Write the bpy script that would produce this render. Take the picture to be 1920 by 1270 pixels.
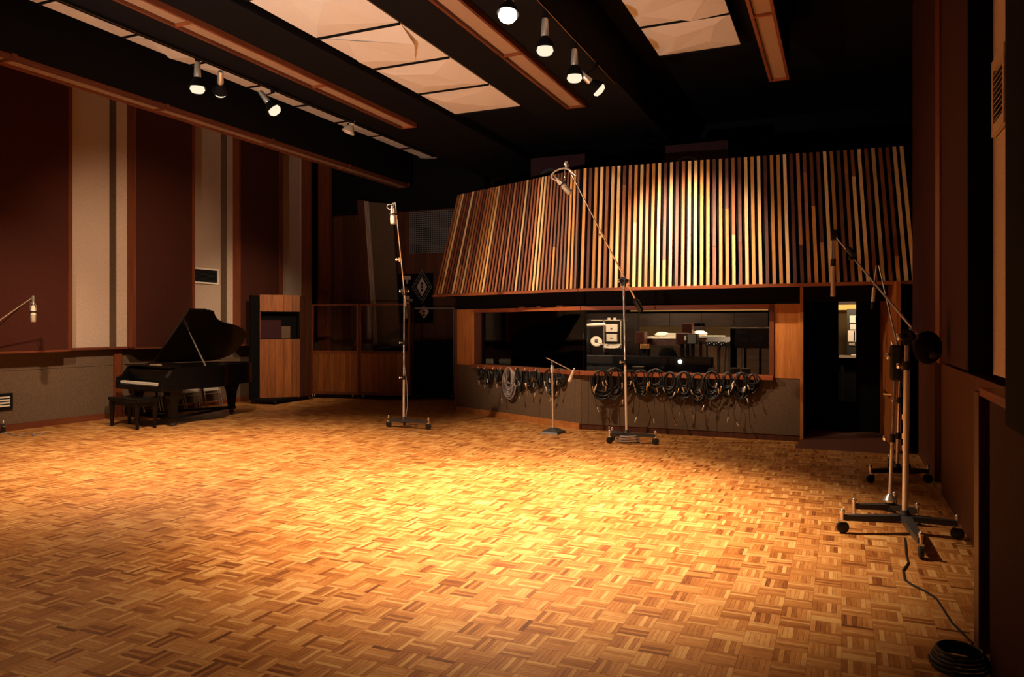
import bpy, math, random
import numpy as np
from mathutils import Vector, Matrix, Quaternion
random.seed(7)
SC = bpy.context.scene
COL = SC.collection
for o in list(bpy.data.objects): bpy.data.objects.remove(o)

# ------------------------------------------------------------------ camera
EYE = 1.7; FPX = 1421.0; YAW = math.atan(618 / FPX); SN, CS = math.sin(YAW), math.cos(YAW); HOR = 612.0
cd = bpy.data.cameras.new('camera'); cam = bpy.data.objects.new('camera', cd); COL.objects.link(cam)
cam.location = (0, 0, EYE); cam.rotation_euler = (math.pi / 2, 0, YAW)
cd.sensor_width = 36; cd.lens = FPX / 1920 * 36; cd.shift_y = -(635 - HOR) / 1920; cd.clip_end = 80
SC.camera = cam

# ------------------------------------------------------------------ world, view
W = bpy.data.worlds.new('world'); SC.world = W; W.use_nodes = True
W.node_tree.nodes['Background'].inputs[0].default_value = (0.5, 0.45, 0.6, 1)
W.node_tree.nodes['Background'].inputs[1].default_value = 0.012
vs = SC.view_settings; vs.view_transform = 'Standard'; vs.look = 'None'; vs.gamma = 1; vs.use_curve_mapping = False
vs.exposure = 0.0
SC.cycles.max_bounces = 7; SC.cycles.diffuse_bounces = 4; SC.cycles.sample_clamp_indirect = 4

WARM = (1.0, 0.67, 0.40)
def spot(name, loc, aim, watts, deg, blend=0.6, col=WARM, r=0.06):
    l = bpy.data.lights.new(name, 'SPOT'); l.energy = watts; l.spot_size = math.radians(deg); l.spot_blend = blend
    l.color = col; l.shadow_soft_size = r
    o = bpy.data.objects.new(name, l); COL.objects.link(o); o.location = loc
    o.rotation_euler = (Vector(aim) - Vector(loc)).to_track_quat('-Z', 'Y').to_euler()
    return o
def area(name, loc, aim, watts, sx, sy, col=WARM):
    l = bpy.data.lights.new(name, 'AREA'); l.energy = watts; l.shape = 'RECTANGLE'; l.size = sx; l.size_y = sy; l.color = col
    o = bpy.data.objects.new(name, l); COL.objects.link(o); o.location = loc
    o.rotation_euler = (Vector(aim) - Vector(loc)).to_track_quat('-Z', 'Y').to_euler()
    return o
# track lamps (their fixtures are built below) -------------------------------
spot('lamp_light', (-2.95, 6.69, 4.60), (-2.65, 6.6, 0), 5600, 80, 1.0)
spot('lamp_light', (-2.95, 7.68, 4.60), (-3.5, 7.8, 0), 1000, 80, 1.0)
spot('lamp_light', (-2.95, 8.67, 4.60), (-4.2, 9.2, 0), 650, 74, 1.0)
spot('lamp_light', (-2.86, 9.50, 4.70), (-2.2, 11.6, 3.0), 1650, 54, 1.0)
spot('lamp_light', (-7.55, 7.28, 4.64), (-7.7, 7.5, 0), 3100, 94, 1.0)
spot('lamp_light', (-7.72, 7.82, 4.80), (-12.3, 10.5, 1.7), 1000, 70, 1.0)
spot('lamp_light', (-7.43, 8.65, 4.74), (-4.4, 11.3, 2.2), 1500, 72, 1.0)
spot('lamp_light', (-7.66, 10.57, 4.86), (-11.9, 13.4, 1.3), 800, 46, 1.0)
# further left-track lamp outside the frame, then two added floor fills
spot('lamp_light', (-7.55, 4.6, 4.68), (-12.2, 7.4, 0.8), 1500, 50, 1.0)
spot('lamp_light', (-2.95, 3.4, 4.62), (-4.0, 3.8, 0), 190, 110, 1.0)  # added fill for the near floor, no fixture
spot('lamp_light', (-7.55, 4.6, 4.68), (-6.6, 5.4, 0), 420, 100, 1.0)  # added fill for the floor at left, no fixture
# unseen uplight added behind the camera to brighten the ceiling clouds
spot('uplight', (-4.6, 0.4, 0.6), (-5.4, 8.0, 5.2), 2100, 70, 1.0, (1.0, 0.83, 0.66))
# control room light: unseen downlights, then area fills added for the gear
spot('control_light', (-2.85, 14.75, 2.68), (-2.85, 14.85, 0), 210, 95, 0.8)
spot('control_light', (-1.9, 14.75, 2.68), (-1.9, 14.85, 0), 210, 95, 0.8)
spot('control_light', (-1.25, 13.4, 2.68), (-1.25, 13.45, 0), 120, 90, 0.8)
area('control_light', (-3.7, 12.75, 2.45), (-4.0, 13.7, 1.3), 34, 0.4, 0.3)  # added to brighten the equipment rack and tape machine
area('control_light', (-5.0, 13.2, 2.5), (-5.4, 14.3, 1.2), 7, 0.4, 0.3)  # added to bring out the dark partition
area('control_light', (0.2, 13.3, 2.35), (0.45, 15.6, 1.0), 26, 0.3, 0.2)  # added to brighten the patch rack past the doorway

# ------------------------------------------------------------------ pixel helpers (pixel of the photo + a plane -> a point in the room)
def ray(u, v):
    k = (u - 960) / FPX
    return Vector((-SN + CS * k, CS + SN * k, (HOR - v) / FPX))
E0 = Vector((0, 0, EYE))
def PZ(u, v, z=0.0): r = ray(u, v); return E0 + r * ((z - EYE) / r.z)
def PY(u, v, y): r = ray(u, v); return E0 + r * (y / r.y)
def PX(u, v, x): r = ray(u, v); return E0 + r * (x / r.x)
def PD(u, v, d): return E0 + ray(u, v) * d
def PP(u, v, p, n): r = ray(u, v); return E0 + r * ((Vector(p) - E0).dot(n) / r.dot(n))

# ------------------------------------------------------------------ materials
def nt(name):
    m = bpy.data.materials.new(name); m.use_nodes = True; t = m.node_tree
    return m, t, t.nodes['Principled BSDF']
def L(t, a, b): t.links.new(a, b)
def plain(name, col, rough=0.6, metal=0.0, spec=0.5, bump=0.0, bscale=200):
    m, t, p = nt(name)
    n = t.nodes.new('ShaderNodeTexNoise'); n.inputs['Scale'].default_value = bscale; n.inputs['Detail'].default_value = 3
    tc = t.nodes.new('ShaderNodeTexCoord'); L(t, tc.outputs['Object'], n.inputs['Vector'])
    mix = t.nodes.new('ShaderNodeMixRGB'); mix.inputs[1].default_value = tuple(c * 0.85 for c in col) + (1,); mix.inputs[2].default_value = tuple(min(1, c * 1.12) for c in col) + (1,)
    L(t, n.outputs['Fac'], mix.inputs[0]); L(t, mix.outputs[0], p.inputs['Base Color'])
    p.inputs['Roughness'].default_value = rough; p.inputs['Metallic'].default_value = metal; p.inputs['Specular IOR Level'].default_value = spec
    if bump:
        b = t.nodes.new('ShaderNodeBump'); b.inputs['Strength'].default_value = bump; b.inputs['Distance'].default_value = 0.004
        L(t, n.outputs['Fac'], b.inputs['Height']); L(t, b.outputs[0], p.inputs['Normal'])
    return m
def fabric(name, col, scale=120, var=0.25):
    m, t, p = nt(name); tc = t.nodes.new('ShaderNodeTexCoord')
    a = t.nodes.new('ShaderNodeTexNoise'); a.inputs['Scale'].default_value = 1; a.inputs['Detail'].default_value = 2
    mp = t.nodes.new('ShaderNodeMapping'); mp.inputs['Scale'].default_value = (scale, scale, scale * 0.25); L(t, tc.outputs['Object'], mp.inputs[0]); L(t, mp.outputs[0], a.inputs['Vector'])
    b = t.nodes.new('ShaderNodeTexNoise'); b.inputs['Scale'].default_value = scale * 0.5; L(t, tc.outputs['Object'], b.inputs['Vector'])
    ad = t.nodes.new('ShaderNodeMath'); ad.operation = 'ADD'; L(t, a.outputs['Fac'], ad.inputs[0]); L(t, b.outputs['Fac'], ad.inputs[1])
    r = t.nodes.new('ShaderNodeValToRGB'); r.color_ramp.elements[0].position = 0.35; r.color_ramp.elements[1].position = 0.65
    r.color_ramp.elements[0].color = tuple(c * (1 - var) for c in col) + (1,); r.color_ramp.elements[1].color = tuple(c * (1 + var) for c in col) + (1,)
    hv = t.nodes.new('ShaderNodeMath'); hv.operation = 'MULTIPLY'; hv.inputs[1].default_value = 0.5; L(t, ad.outputs[0], hv.inputs[0]); L(t, hv.outputs[0], r.inputs[0])
    L(t, r.outputs[0], p.inputs['Base Color']); p.inputs['Roughness'].default_value = 0.95; p.inputs['Specular IOR Level'].default_value = 0.15
    bp = t.nodes.new('ShaderNodeBump'); bp.inputs['Strength'].default_value = 0.4; bp.inputs['Distance'].default_value = 0.003; L(t, hv.outputs[0], bp.inputs['Height']); L(t, bp.outputs[0], p.inputs['Normal'])
    return m
def wood(name, light, dark, axis='z', rough=0.45, scale=14, spec=0.4):
    m, t, p = nt(name); tc = t.nodes.new('ShaderNodeTexCoord'); oi = t.nodes.new('ShaderNodeObjectInfo')
    sc = [scale] * 3; sc['xyz'.index(axis)] = scale * 0.06
    ad = t.nodes.new('ShaderNodeVectorMath'); ad.operation = 'ADD'
    rm = t.nodes.new('ShaderNodeMath'); rm.operation = 'MULTIPLY'; rm.inputs[1].default_value = 37.0; L(t, oi.outputs['Random'], rm.inputs[0])
    L(t, tc.outputs['Object'], ad.inputs[0]); L(t, rm.outputs[0], ad.inputs[1])
    mp = t.nodes.new('ShaderNodeMapping'); mp.inputs['Scale'].default_value = sc; L(t, ad.outputs[0], mp.inputs[0])
    n = t.nodes.new('ShaderNodeTexNoise'); n.inputs['Scale'].default_value = 1; n.inputs['Detail'].default_value = 6; n.inputs['Roughness'].default_value = 0.65; n.inputs['Distortion'].default_value = 0.6; L(t, mp.outputs[0], n.inputs['Vector'])
    mp2 = t.nodes.new('ShaderNodeMapping'); mp2.inputs['Scale'].default_value = [s * 6 for s in sc]; L(t, ad.outputs[0], mp2.inputs[0])
    n2 = t.nodes.new('ShaderNodeTexNoise'); n2.inputs['Scale'].default_value = 1; n2.inputs['Detail'].default_value = 3; L(t, mp2.outputs[0], n2.inputs['Vector'])
    mm = t.nodes.new('ShaderNodeMixRGB'); mm.inputs[0].default_value = 0.35; L(t, n.outputs['Fac'], mm.inputs[1]); L(t, n2.outputs['Fac'], mm.inputs[2])
    r = t.nodes.new('ShaderNodeValToRGB'); r.color_ramp.elements[0].position = 0.36; r.color_ramp.elements[1].position = 0.62
    r.color_ramp.elements[0].color = dark + (1,); r.color_ramp.elements[1].color = light + (1,)
    L(t, mm.outputs[0], r.inputs[0])
    hs = t.nodes.new('ShaderNodeHueSaturation'); mr = t.nodes.new('ShaderNodeMapRange'); mr.inputs['To Min'].default_value = 0.72; mr.inputs['To Max'].default_value = 1.22
    L(t, oi.outputs['Random'], mr.inputs['Value']); L(t, mr.outputs[0], hs.inputs['Value']); L(t, r.outputs[0], hs.inputs['Color']); L(t, hs.outputs[0], p.inputs['Base Color'])
    p.inputs['Roughness'].default_value = rough; p.inputs['Specular IOR Level'].default_value = spec
    return m
def emit(name, col, strength):
    m, t, p = nt(name); p.inputs['Base Color'].default_value = (0.01, 0.01, 0.01, 1); p.inputs['Emission Color'].default_value = col + (1,); p.inputs['Emission Strength'].default_value = strength; p.inputs['Specular IOR Level'].default_value = 0.0
    return m
M = {}
M['black'] = plain('black_paint', (0.0045, 0.004, 0.0055), 0.8, spec=0.12)
M['blackfab'] = plain('black_cloth', (0.004, 0.004, 0.005), 0.95, spec=0.1, bump=0.3)
M['lacquer'] = plain('piano_lacquer', (0.003, 0.003, 0.004), 0.28, spec=0.25)
M['rubber'] = plain('black_rubber', (0.008, 0.008, 0.009), 0.5)
M['iron'] = plain('dark_iron', (0.03, 0.03, 0.035), 0.5, spec=0.5)
M['chrome'] = plain('chrome', (0.85, 0.82, 0.78), 0.22, metal=0.85)
M['steel'] = plain('satin_steel', (0.82, 0.78, 0.72), 0.40, metal=0.6)
M['nickel'] = plain('nickel_mesh', (0.55, 0.50, 0.42), 0.5, metal=0.7, bump=0.6, bscale=700)
M['brass'] = plain('brass', (0.7, 0.42, 0.16), 0.35, metal=1.0)
M['alu'] = plain('spun_aluminium', (0.8, 0.76, 0.7), 0.42, metal=0.8)
M['cream'] = plain('cream_enamel', (0.62, 0.52, 0.40), 0.5)
M['ivory'] = plain('ivory_keys', (0.92, 0.88, 0.80), 0.4)
M['white'] = plain('white_paint', (0.75, 0.70, 0.62), 0.55)
M['paper'] = plain('paper', (0.8, 0.76, 0.68), 0.8)
M['grey'] = plain('grey_panel', (0.16, 0.15, 0.15), 0.7)
M['beigemetal'] = plain('beige_panel_metal', (0.42, 0.33, 0.24), 0.5)
M['graycable'] = plain('grey_cable', (0.28, 0.26, 0.28), 0.55)
M['cloud'] = fabric('ceiling_cloth', (0.70, 0.66, 0.62), 160, 0.06)
M['tanstrip'] = fabric('tan_strip_cloth', (0.32, 0.21, 0.135), 150, 0.08)
M['beige'] = fabric('beige_wall_cloth', (0.46, 0.36, 0.30), 130, 0.16)
M['brown'] = fabric('brown_wall_cloth', (0.052, 0.015, 0.010), 130, 0.18)
M['olive'] = fabric('olive_wall_cloth', (0.115, 0.078, 0.052), 110, 0.22)
M['redbrown'] = fabric('dark_red_brown_cloth', (0.040, 0.014, 0.018), 110, 0.15)
M['redwood'] = wood('red_wood', (0.19, 0.050, 0.018), (0.10, 0.025, 0.010), 'z')
M['redwood_x'] = wood('red_wood_rail', (0.32, 0.09, 0.03), (0.17, 0.042, 0.014), 'x')
M['redwood_y'] = wood('red_wood_beam', (0.20, 0.058, 0.024), (0.10, 0.026, 0.012), 'y')
M['orange'] = wood('orange_wood', (0.50, 0.205, 0.055), (0.30, 0.10, 0.025), 'z')
M['orange_x'] = wood('orange_wood_rail', (0.50, 0.205, 0.055), (0.30, 0.10, 0.025), 'x')
M['gobo'] = wood('gobo_plank', (0.32, 0.105, 0.024), (0.16, 0.045, 0.011), 'z')
M['panelling'] = wood('dark_panelling', (0.11, 0.036, 0.018), (0.055, 0.018, 0.010), 'z')
M['ramp'] = plain('worn_ramp', (0.10, 0.035, 0.022), 0.7)
SL = [wood('pale_slat', (0.78, 0.56, 0.30), (0.62, 0.40, 0.18), 'z', 0.5),
      wood('honey_slat', (0.60, 0.30, 0.09), (0.46, 0.21, 0.06), 'z', 0.5),
      wood('tan_slat', (0.42, 0.18, 0.075), (0.30, 0.115, 0.045), 'z', 0.5),
      wood('brown_slat', (0.24, 0.085, 0.04), (0.16, 0.05, 0.025), 'z', 0.5),
      wood('walnut_slat', (0.14, 0.055, 0.04), (0.085, 0.032, 0.026), 'z', 0.5)]
M['bulb'] = emit('lamp_face', (1.0, 0.84, 0.60), 1.05)
M['bulb_hot'] = emit('lamp_face_hot', (1.0, 0.86, 0.62), 14.0)
M['slot'] = emit('slot_light', (1.0, 0.46, 0.10), 1.3)
M['slot_dim'] = emit('slot_light_dim', (1.0, 0.42, 0.11), 0.5)
M['brickwall'] = wood('control_room_panel', (0.065, 0.034, 0.017), (0.036, 0.018, 0.009), 'x')
M['ctan'] = plain('control_room_tan', (0.16, 0.105, 0.038), 0.8)
def glass():
    m = bpy.data.materials.new('window_glass'); m.use_nodes = True; t = m.node_tree; t.nodes.clear()
    o = t.nodes.new('ShaderNodeOutputMaterial'); mix = t.nodes.new('ShaderNodeMixShader'); tr = t.nodes.new('ShaderNodeBsdfTransparent'); gl = t.nodes.new('ShaderNodeBsdfGlossy'); f = t.nodes.new('ShaderNodeFresnel')
    f.inputs[0].default_value = 1.45; gl.inputs['Roughness'].default_value = 0.01; tr.inputs[0].default_value = (0.93, 0.93, 0.92, 1)
    L(t, f.outputs[0], mix.inputs[0]); L(t, tr.outputs[0], mix.inputs[1]); L(t, gl.outputs[0], mix.inputs[2]); L(t, mix.outputs[0], o.inputs[0])
    return m
M['glass'] = glass()
def parquet():
    m, t, p = nt('parquet'); tc = t.nodes.new('ShaderNodeTexCoord'); geo = t.nodes.new('ShaderNodeNewGeometry'); oi = t.nodes.new('ShaderNodeObjectInfo')
    at = t.nodes.new('ShaderNodeAttribute'); at.attribute_name = 'tone'; ad = t.nodes.new('ShaderNodeAttribute'); ad.attribute_name = 'along_x'
    def grain(sx, sy):
        mp = t.nodes.new('ShaderNodeMapping'); mp.inputs['Scale'].default_value = (sx, sy, 1); L(t, geo.outputs['Position'], mp.inputs[0])
        n = t.nodes.new('ShaderNodeTexNoise'); n.inputs['Scale'].default_value = 1; n.inputs['Detail'].default_value = 5; n.inputs['Roughness'].default_value = 0.7; L(t, mp.outputs[0], n.inputs['Vector']); return n
    gx, gy = grain(9, 110), grain(110, 9)
    mx = t.nodes.new('ShaderNodeMixRGB'); L(t, ad.outputs['Fac'], mx.inputs[0]); L(t, gy.outputs['Fac'], mx.inputs[1]); L(t, gx.outputs['Fac'], mx.inputs[2])
    wn = t.nodes.new('ShaderNodeTexWhiteNoise'); L(t, oi.outputs['Location'], wn.inputs['Vector'])
    s1 = t.nodes.new('ShaderNodeMath'); s1.operation = 'MULTIPLY_ADD'; L(t, mx.outputs[0], s1.inputs[0]); s1.inputs[1].default_value = 0.75; L(t, at.outputs['Fac'], s1.inputs[2])
    s2 = t.nodes.new('ShaderNodeMath'); s2.operation = 'MULTIPLY_ADD'; L(t, wn.outputs['Value'], s2.inputs[0]); s2.inputs[1].default_value = 0.12; L(t, s1.outputs[0], s2.inputs[2])
    r = t.nodes.new('ShaderNodeValToRGB'); e = r.color_ramp.elements
    e[0].position = 0.34; e[0].color = (0.10, 0.028, 0.008, 1); e[1].position = 1.0; e[1].color = (0.62, 0.37, 0.14, 1)
    k = e.new(0.54); k.color = (0.26, 0.093, 0.022, 1); k = e.new(0.76); k.color = (0.44, 0.195, 0.054, 1)
    L(t, s2.outputs[0], r.inputs[0]); L(t, r.outputs[0], p.inputs['Base Color'])
    n3 = t.nodes.new('ShaderNodeTexNoise'); n3.inputs['Scale'].default_value = 1.3; L(t, geo.outputs['Position'], n3.inputs['Vector'])
    mr = t.nodes.new('ShaderNodeMapRange'); mr.inputs['To Min'].default_value = 0.30; mr.inputs['To Max'].default_value = 0.48; L(t, n3.outputs['Fac'], mr.inputs['Value']); L(t, mr.outputs[0], p.inputs['Roughness'])
    p.inputs['Specular IOR Level'].default_value = 0.42
    return m
M['parquet'] = parquet()
M['joint'] = plain('parquet_joint', (0.030, 0.010, 0.004), 0.8)

# ------------------------------------------------------------------ object helpers
WORLD = {}
def tag(o, label=None, cat=None, group=None, kind=None):
    if label: o['label'] = label
    if cat: o['category'] = cat
    if group: o['group'] = group
    if kind: o['kind'] = kind
    return o
def thing(name, label, cat, loc=(0, 0, 0), rz=0.0, group=None):
    o = bpy.data.objects.new(name, None); COL.objects.link(o); o.empty_display_size = 0.1
    o.location = loc; o.rotation_euler = (0, 0, rz)
    WORLD[o.name] = Matrix.Translation(Vector(loc)) @ Matrix.Rotation(rz, 4, 'Z')
    return tag(o, label, cat, group)
def basis(d):
    d = Vector(d).normalized(); up = Vector((0, 0, 1)) if abs(d.z) < 0.95 else Vector((1, 0, 0))
    a = d.cross(up).normalized(); return a, d.cross(a).normalized(), d
class MB:
    def __init__(s): s.v = []; s.f = []
    def add(s, vs, fs):
        n = len(s.v); s.v += [Vector(v) for v in vs]; s.f += [tuple(i + n for i in f) for f in fs]; return s
    def box(s, a, b):
        x0, x1 = sorted((a[0], b[0])); y0, y1 = sorted((a[1], b[1])); z0, z1 = sorted((a[2], b[2]))
        return s.add([(x0, y0, z0), (x1, y0, z0), (x1, y1, z0), (x0, y1, z0), (x0, y0, z1), (x1, y0, z1), (x1, y1, z1), (x0, y1, z1)],
                     [(0, 3, 2, 1), (4, 5, 6, 7), (0, 1, 5, 4), (1, 2, 6, 5), (2, 3, 7, 6), (3, 0, 4, 7)])
    def hexa(s, p):   # 8 points: bottom ring 4, top ring 4
        return s.add(p, [(0, 3, 2, 1), (4, 5, 6, 7), (0, 1, 5, 4), (1, 2, 6, 5), (2, 3, 7, 6), (3, 0, 4, 7)])
    def bar(s, p0, p1, w, h, side=None):   # rectangular bar from p0 to p1, w along side
        p0, p1 = Vector(p0), Vector(p1); d = (p1 - p0).normalized()
        a = Vector(side).normalized() if side is not None else basis(d)[0]
        a = (a - d * a.dot(d)).normalized(); b = d.cross(a).normalized()
        q = [(-1, -1), (1, -1), (1, 1), (-1, 1)]
        return s.hexa([p0 + a * w / 2 * i + b * h / 2 * j for i, j in q] + [p1 + a * w / 2 * i + b * h / 2 * j for i, j in q])
    def slab(s, p, thick):   # quad p (4 pts) thickened along its normal
        p = [Vector(q) for q in p]; n = (p[1] - p[0]).cross(p[3] - p[0]).normalized() * thick
        return s.hexa([q for q in p] + [q + n for q in p])
    def prism(s, poly, d):
        n = len(poly); poly = [Vector(q) for q in poly]; d = Vector(d)
        return s.add(poly + [q + d for q in poly], [tuple(range(n))[::-1], tuple(range(n, 2 * n))] + [(i, (i + 1) % n, n + (i + 1) % n, n + i) for i in range(n)])
    def lathe(s, o, d, prof, n=14, caps=True):   # prof [(t, r)...] along d from o
        o = Vector(o); a, b, d = basis(d); vs = []; fs = []
        for t, r in prof:
            for k in range(n):
                th = 2 * math.pi * k / n; vs.append(o + d * t + a * r * math.cos(th) + b * r * math.sin(th))
        for i in range(len(prof) - 1):
            for k in range(n):
                k2 = (k + 1) % n; fs.append((i * n + k, i * n + k2, (i + 1) * n + k2, (i + 1) * n + k))
        if caps: fs.append(tuple(range(n))[::-1]); fs.append(tuple((len(prof) - 1) * n + k for k in range(n)))
        return s.add(vs, fs)
    def tube(s, p0, p1, r0, r1=None, n=12):
        p0, p1 = Vector(p0), Vector(p1); return s.lathe(p0, p1 - p0, [(0, r0), ((p1 - p0).length, r0 if r1 is None else r1)], n)
    def path(s, pts, r, n=6, closed=False):
        pts = [Vector(p) for p in pts]; N = len(pts); vs = []; fs = []; a = None
        for i, p in enumerate(pts):
            d = (pts[(i + 1) % N] - pts[i - 1]) if closed else (pts[min(i + 1, N - 1)] - pts[max(i - 1, 0)])
            d = d.normalized() if d.length > 1e-9 else Vector((0, 0, 1))
            if a is None: a = basis(d)[0]
            a = (a - d * a.dot(d)); a = a.normalized() if a.length > 1e-6 else basis(d)[0]
            b = d.cross(a)
            for k in range(n):
                th = 2 * math.pi * k / n; vs.append(p + a * r * math.cos(th) + b * r * math.sin(th))
        for i in range(N if closed else N - 1):
            j = (i + 1) % N
            for k in range(n): fs.append((i * n + k, i * n + (k + 1) % n, j * n + (k + 1) % n, j * n + k))
        if not closed: fs.append(tuple(range(n))[::-1]); fs.append(tuple((N - 1) * n + k for k in range(n)))
        return s.add(vs, fs)
    def ball(s, c, r, n=10, m=6, sq=1.0):
        return s.lathe(Vector(c) - Vector((0, 0, r * sq)), (0, 0, 1), [(r * sq * (1 - math.cos(math.pi * i / m)), max(1e-4, r * math.sin(math.pi * i / m))) for i in range(m + 1)], n)
    def build(s, name, mat, parent=None, smooth=False, bevel=0.0, label=None):
        me = bpy.data.meshes.new(name)
        if parent is not None: Wm = WORLD[parent.name]
        else:
            xs = [v.x for v in s.v]; ys = [v.y for v in s.v]; zs = [v.z for v in s.v]
            Wm = Matrix.Translation(((min(xs) + max(xs)) / 2, (min(ys) + max(ys)) / 2, min(zs)))
        inv = Wm.inverted()
        me.from_pydata([inv @ v for v in s.v], [], s.f); me.validate(); me.materials.append(M[mat] if isinstance(mat, str) else mat)
        import bmesh
        bm = bmesh.new(); bm.from_mesh(me); bmesh.ops.recalc_face_normals(bm, faces=bm.faces); bm.to_mesh(me); bm.free()
        if smooth:
            me.polygons.foreach_set('use_smooth', [True] * len(me.polygons))
            if hasattr(me, 'set_sharp_from_angle'): me.set_sharp_from_angle(angle=math.radians(40))
        o = bpy.data.objects.new(name, me); COL.objects.link(o)
        if parent is not None: o.parent = parent
        else: o.matrix_world = Wm
        WORLD[o.name] = Wm
        if bevel:
            b = o.modifiers.new('bevel', 'BEVEL'); b.width = bevel; b.segments = 2; b.limit_method = 'ANGLE'
        if label: o['label'] = label
        return o
def struct(name, mb, mat, **k): return tag(mb.build(name, mat, **k), kind='structure')
def copy_tree(o, parent=None):
    c = o.copy(); COL.objects.link(c); c.parent = parent
    for ch in list(o.children): copy_tree(ch, c)
    return c
def arc(c, r, a0, a1, n, ax, ay):
    return [Vector(c) + Vector(ax) * r * math.cos(a0 + (a1 - a0) * i / n) + Vector(ay) * r * math.sin(a0 + (a1 - a0) * i / n) for i in range(n + 1)]

# ================================================================== FLOOR: basket-weave parquet
T = 0.163; NS = 6; YPH = 4.06
fl = struct('floor', MB().box((-13.2, 0.5, -0.12), (1.6, 17.2, -0.006)), 'joint')
def block_mesh(name, cells):
    """cells: (x0, y0, along_x, rng) -> one mesh with NS strips per cell, each with its own bevelled edge and height"""
    V = []; Fc = []; tone = []; along = []; n = 0
    for (x0, y0, ax, rg) in cells:
        bt = rg.gauss(0, 0.05)
        for i in range(NS):
            g, bv = 0.00012, 0.0005; h = rg.uniform(-0.0003, 0.0003)
            a0, a1 = i * T / NS + g, (i + 1) * T / NS - g; b0, b1 = g, T - g
            if ax: xa, xb, ya, yb = b0, b1, a0, a1
            else: xa, xb, ya, yb = a0, a1, b0, b1
            xa += x0; xb += x0; ya += y0; yb += y0
            V += [(xa, ya, -0.006), (xb, ya, -0.006), (xb, yb, -0.006), (xa, yb, -0.006), (xa + bv, ya + bv, h), (xb - bv, ya + bv, h), (xb - bv, yb - bv, h), (xa + bv, yb - bv, h)]
            Fc += [(n + 4, n + 5, n + 6, n + 7), (n, n + 1, n + 5, n + 4), (n + 1, n + 2, n + 6, n + 5), (n + 2, n + 3, n + 7, n + 6), (n + 3, n, n + 4, n + 7)]; n += 8
            tv = min(0.62, max(0.0, 0.30 + bt + rg.gauss(0, 0.10) - (0.22 if rg.random() < 0.13 else 0) + (0.13 if rg.random() < 0.13 else 0)))
            tone += [tv] * 5; along += [float(ax)] * 5
    me = bpy.data.meshes.new(name); me.from_pydata(V, [], Fc); me.materials.append(M['parquet'])
    me.attributes.new('tone', 'FLOAT', 'FACE').data.foreach_set('value', tone)
    me.attributes.new('along_x', 'FLOAT', 'FACE').data.foreach_set('value', along)
    return me
rg = random.Random(3); cells = []
for i in range(-78, 8):
    for j in range(-22, 76):
        x0, y0 = i * T, YPH + j * T
        cx, cy = x0 + T / 2, y0 + T / 2
        if not (-12.42 < cx < 1.1 and 1.2 < cy < 16.2): continue
        d = -SN * cx + CS * cy; l = CS * cx + SN * cy
        if d < 1.0: continue
        u, v = 960 + FPX * l / d, HOR + FPX * EYE / d
        if u < -260 or u > 2200 or v > 1600: continue
        inside = -20 < u < 1850 and v < 1285
        cells.append((d if inside else 99, x0, y0, (i + j) % 2 == 1))
cells.sort(key=lambda c: c[0])
variants = {ax: [block_mesh('parquet_block', [(0, 0, ax, random.Random(100 + k))]) for k in range(14)] for ax in (False, True)}
for (d, x0, y0, ax) in cells[:300]:
    o = bpy.data.objects.new('parquet_block', variants[ax][rg.randrange(14)]); COL.objects.link(o); o.parent = fl
    o.matrix_parent_inverse = Matrix.Translation(fl.location).inverted(); o.location = (x0, y0, 0)
o = bpy.data.objects.new('parquet_field', block_mesh('parquet_field', [(x, y, ax, rg) for (d, x, y, ax) in cells[300:]])); COL.objects.link(o); o.parent = fl
o.matrix_parent_inverse = Matrix.Translation(fl.location).inverted(); o['kind'] = 'stuff'

# ================================================================== LEFT WALL
XW, X2, X3 = -12.40, -12.25, -12.08        # recess, middle step, proud panel
YL = lambda u, x: PX(u, HOR, x).y
TOP = 5.95
wl = struct('wall_left', MB().box((-12.8, 2.0, 0), (-12.46, 16.6, TOP)), 'black')
ZB = 1.30
def panel(nm, mat, x, y0, y1, z0, z1, th=0.06): return MB().box((x - th, y0, z0), (x, y1, z1)).build(nm, mat, wl)
# upper cloth panels: proud brown ones and recessed beige ones, stepped
yb = [YL(u, x) for u, x in ((-70, X3), (127, X3), (135, X3), (207, XW), (252, X3), (360, X3), (363, X3), (415, XW), (449, X3), (523, X3), (530, X3), (568, XW), (583, X3))]
for (a, b) in ((yb[0], yb[1]), (yb[4], yb[5]), (yb[8], yb[9])):
    panel('brown_cloth_panel', 'brown', X3, a, b, ZB, TOP, 0.30)
for (a, b) in ((yb[1], yb[2]), (yb[5], yb[6] + 0.03), (yb[9], yb[10])):
    MB().box((X3 - 0.30, a, ZB - 0.02), (X3 + 0.012, b, TOP)).build('edge_trim', 'redwood', wl)
for (a, b) in ((yb[2], yb[3]), (yb[6], yb[7]), (yb[10], yb[11])):
    panel('beige_cloth_panel', 'beige', XW, a - 0.02, b, ZB + 0.02, TOP)
    ye = {yb[3]: yb[4], yb[7]: yb[8], yb[11]: yb[12]}[b]
    panel('beige_side_panel', 'beige', X2, b + 0.005, ye - 0.004, ZB + 0.02, TOP, 0.20)
    MB().box((XW - 0.05, b - 0.02, ZB + 0.02), (X2 + 0.003, b + 0.005, TOP)).build('step_face', 'olive', wl)
    MB().box((X3 - 0.28, ye - 0.02, ZB), (X3 + 0.006, ye + 0.03, TOP)).build('edge_trim', 'redwood', wl)
    MB().box((XW - 0.05, a, ZB - 0.02), (X2 + 0.02, ye, ZB + 0.02)).build('ledge', 'redwood_y', wl)
MB().box((XW - 0.05, 16.0, 0), (X3, 16.12, TOP)).build('corner_post', 'redwood', wl)
MB().box((X3 - 0.30, yb[0], ZB - 0.03), (X3 + 0.01, yb[1], ZB)).build('ledge', 'redwood_y', wl)
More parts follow.
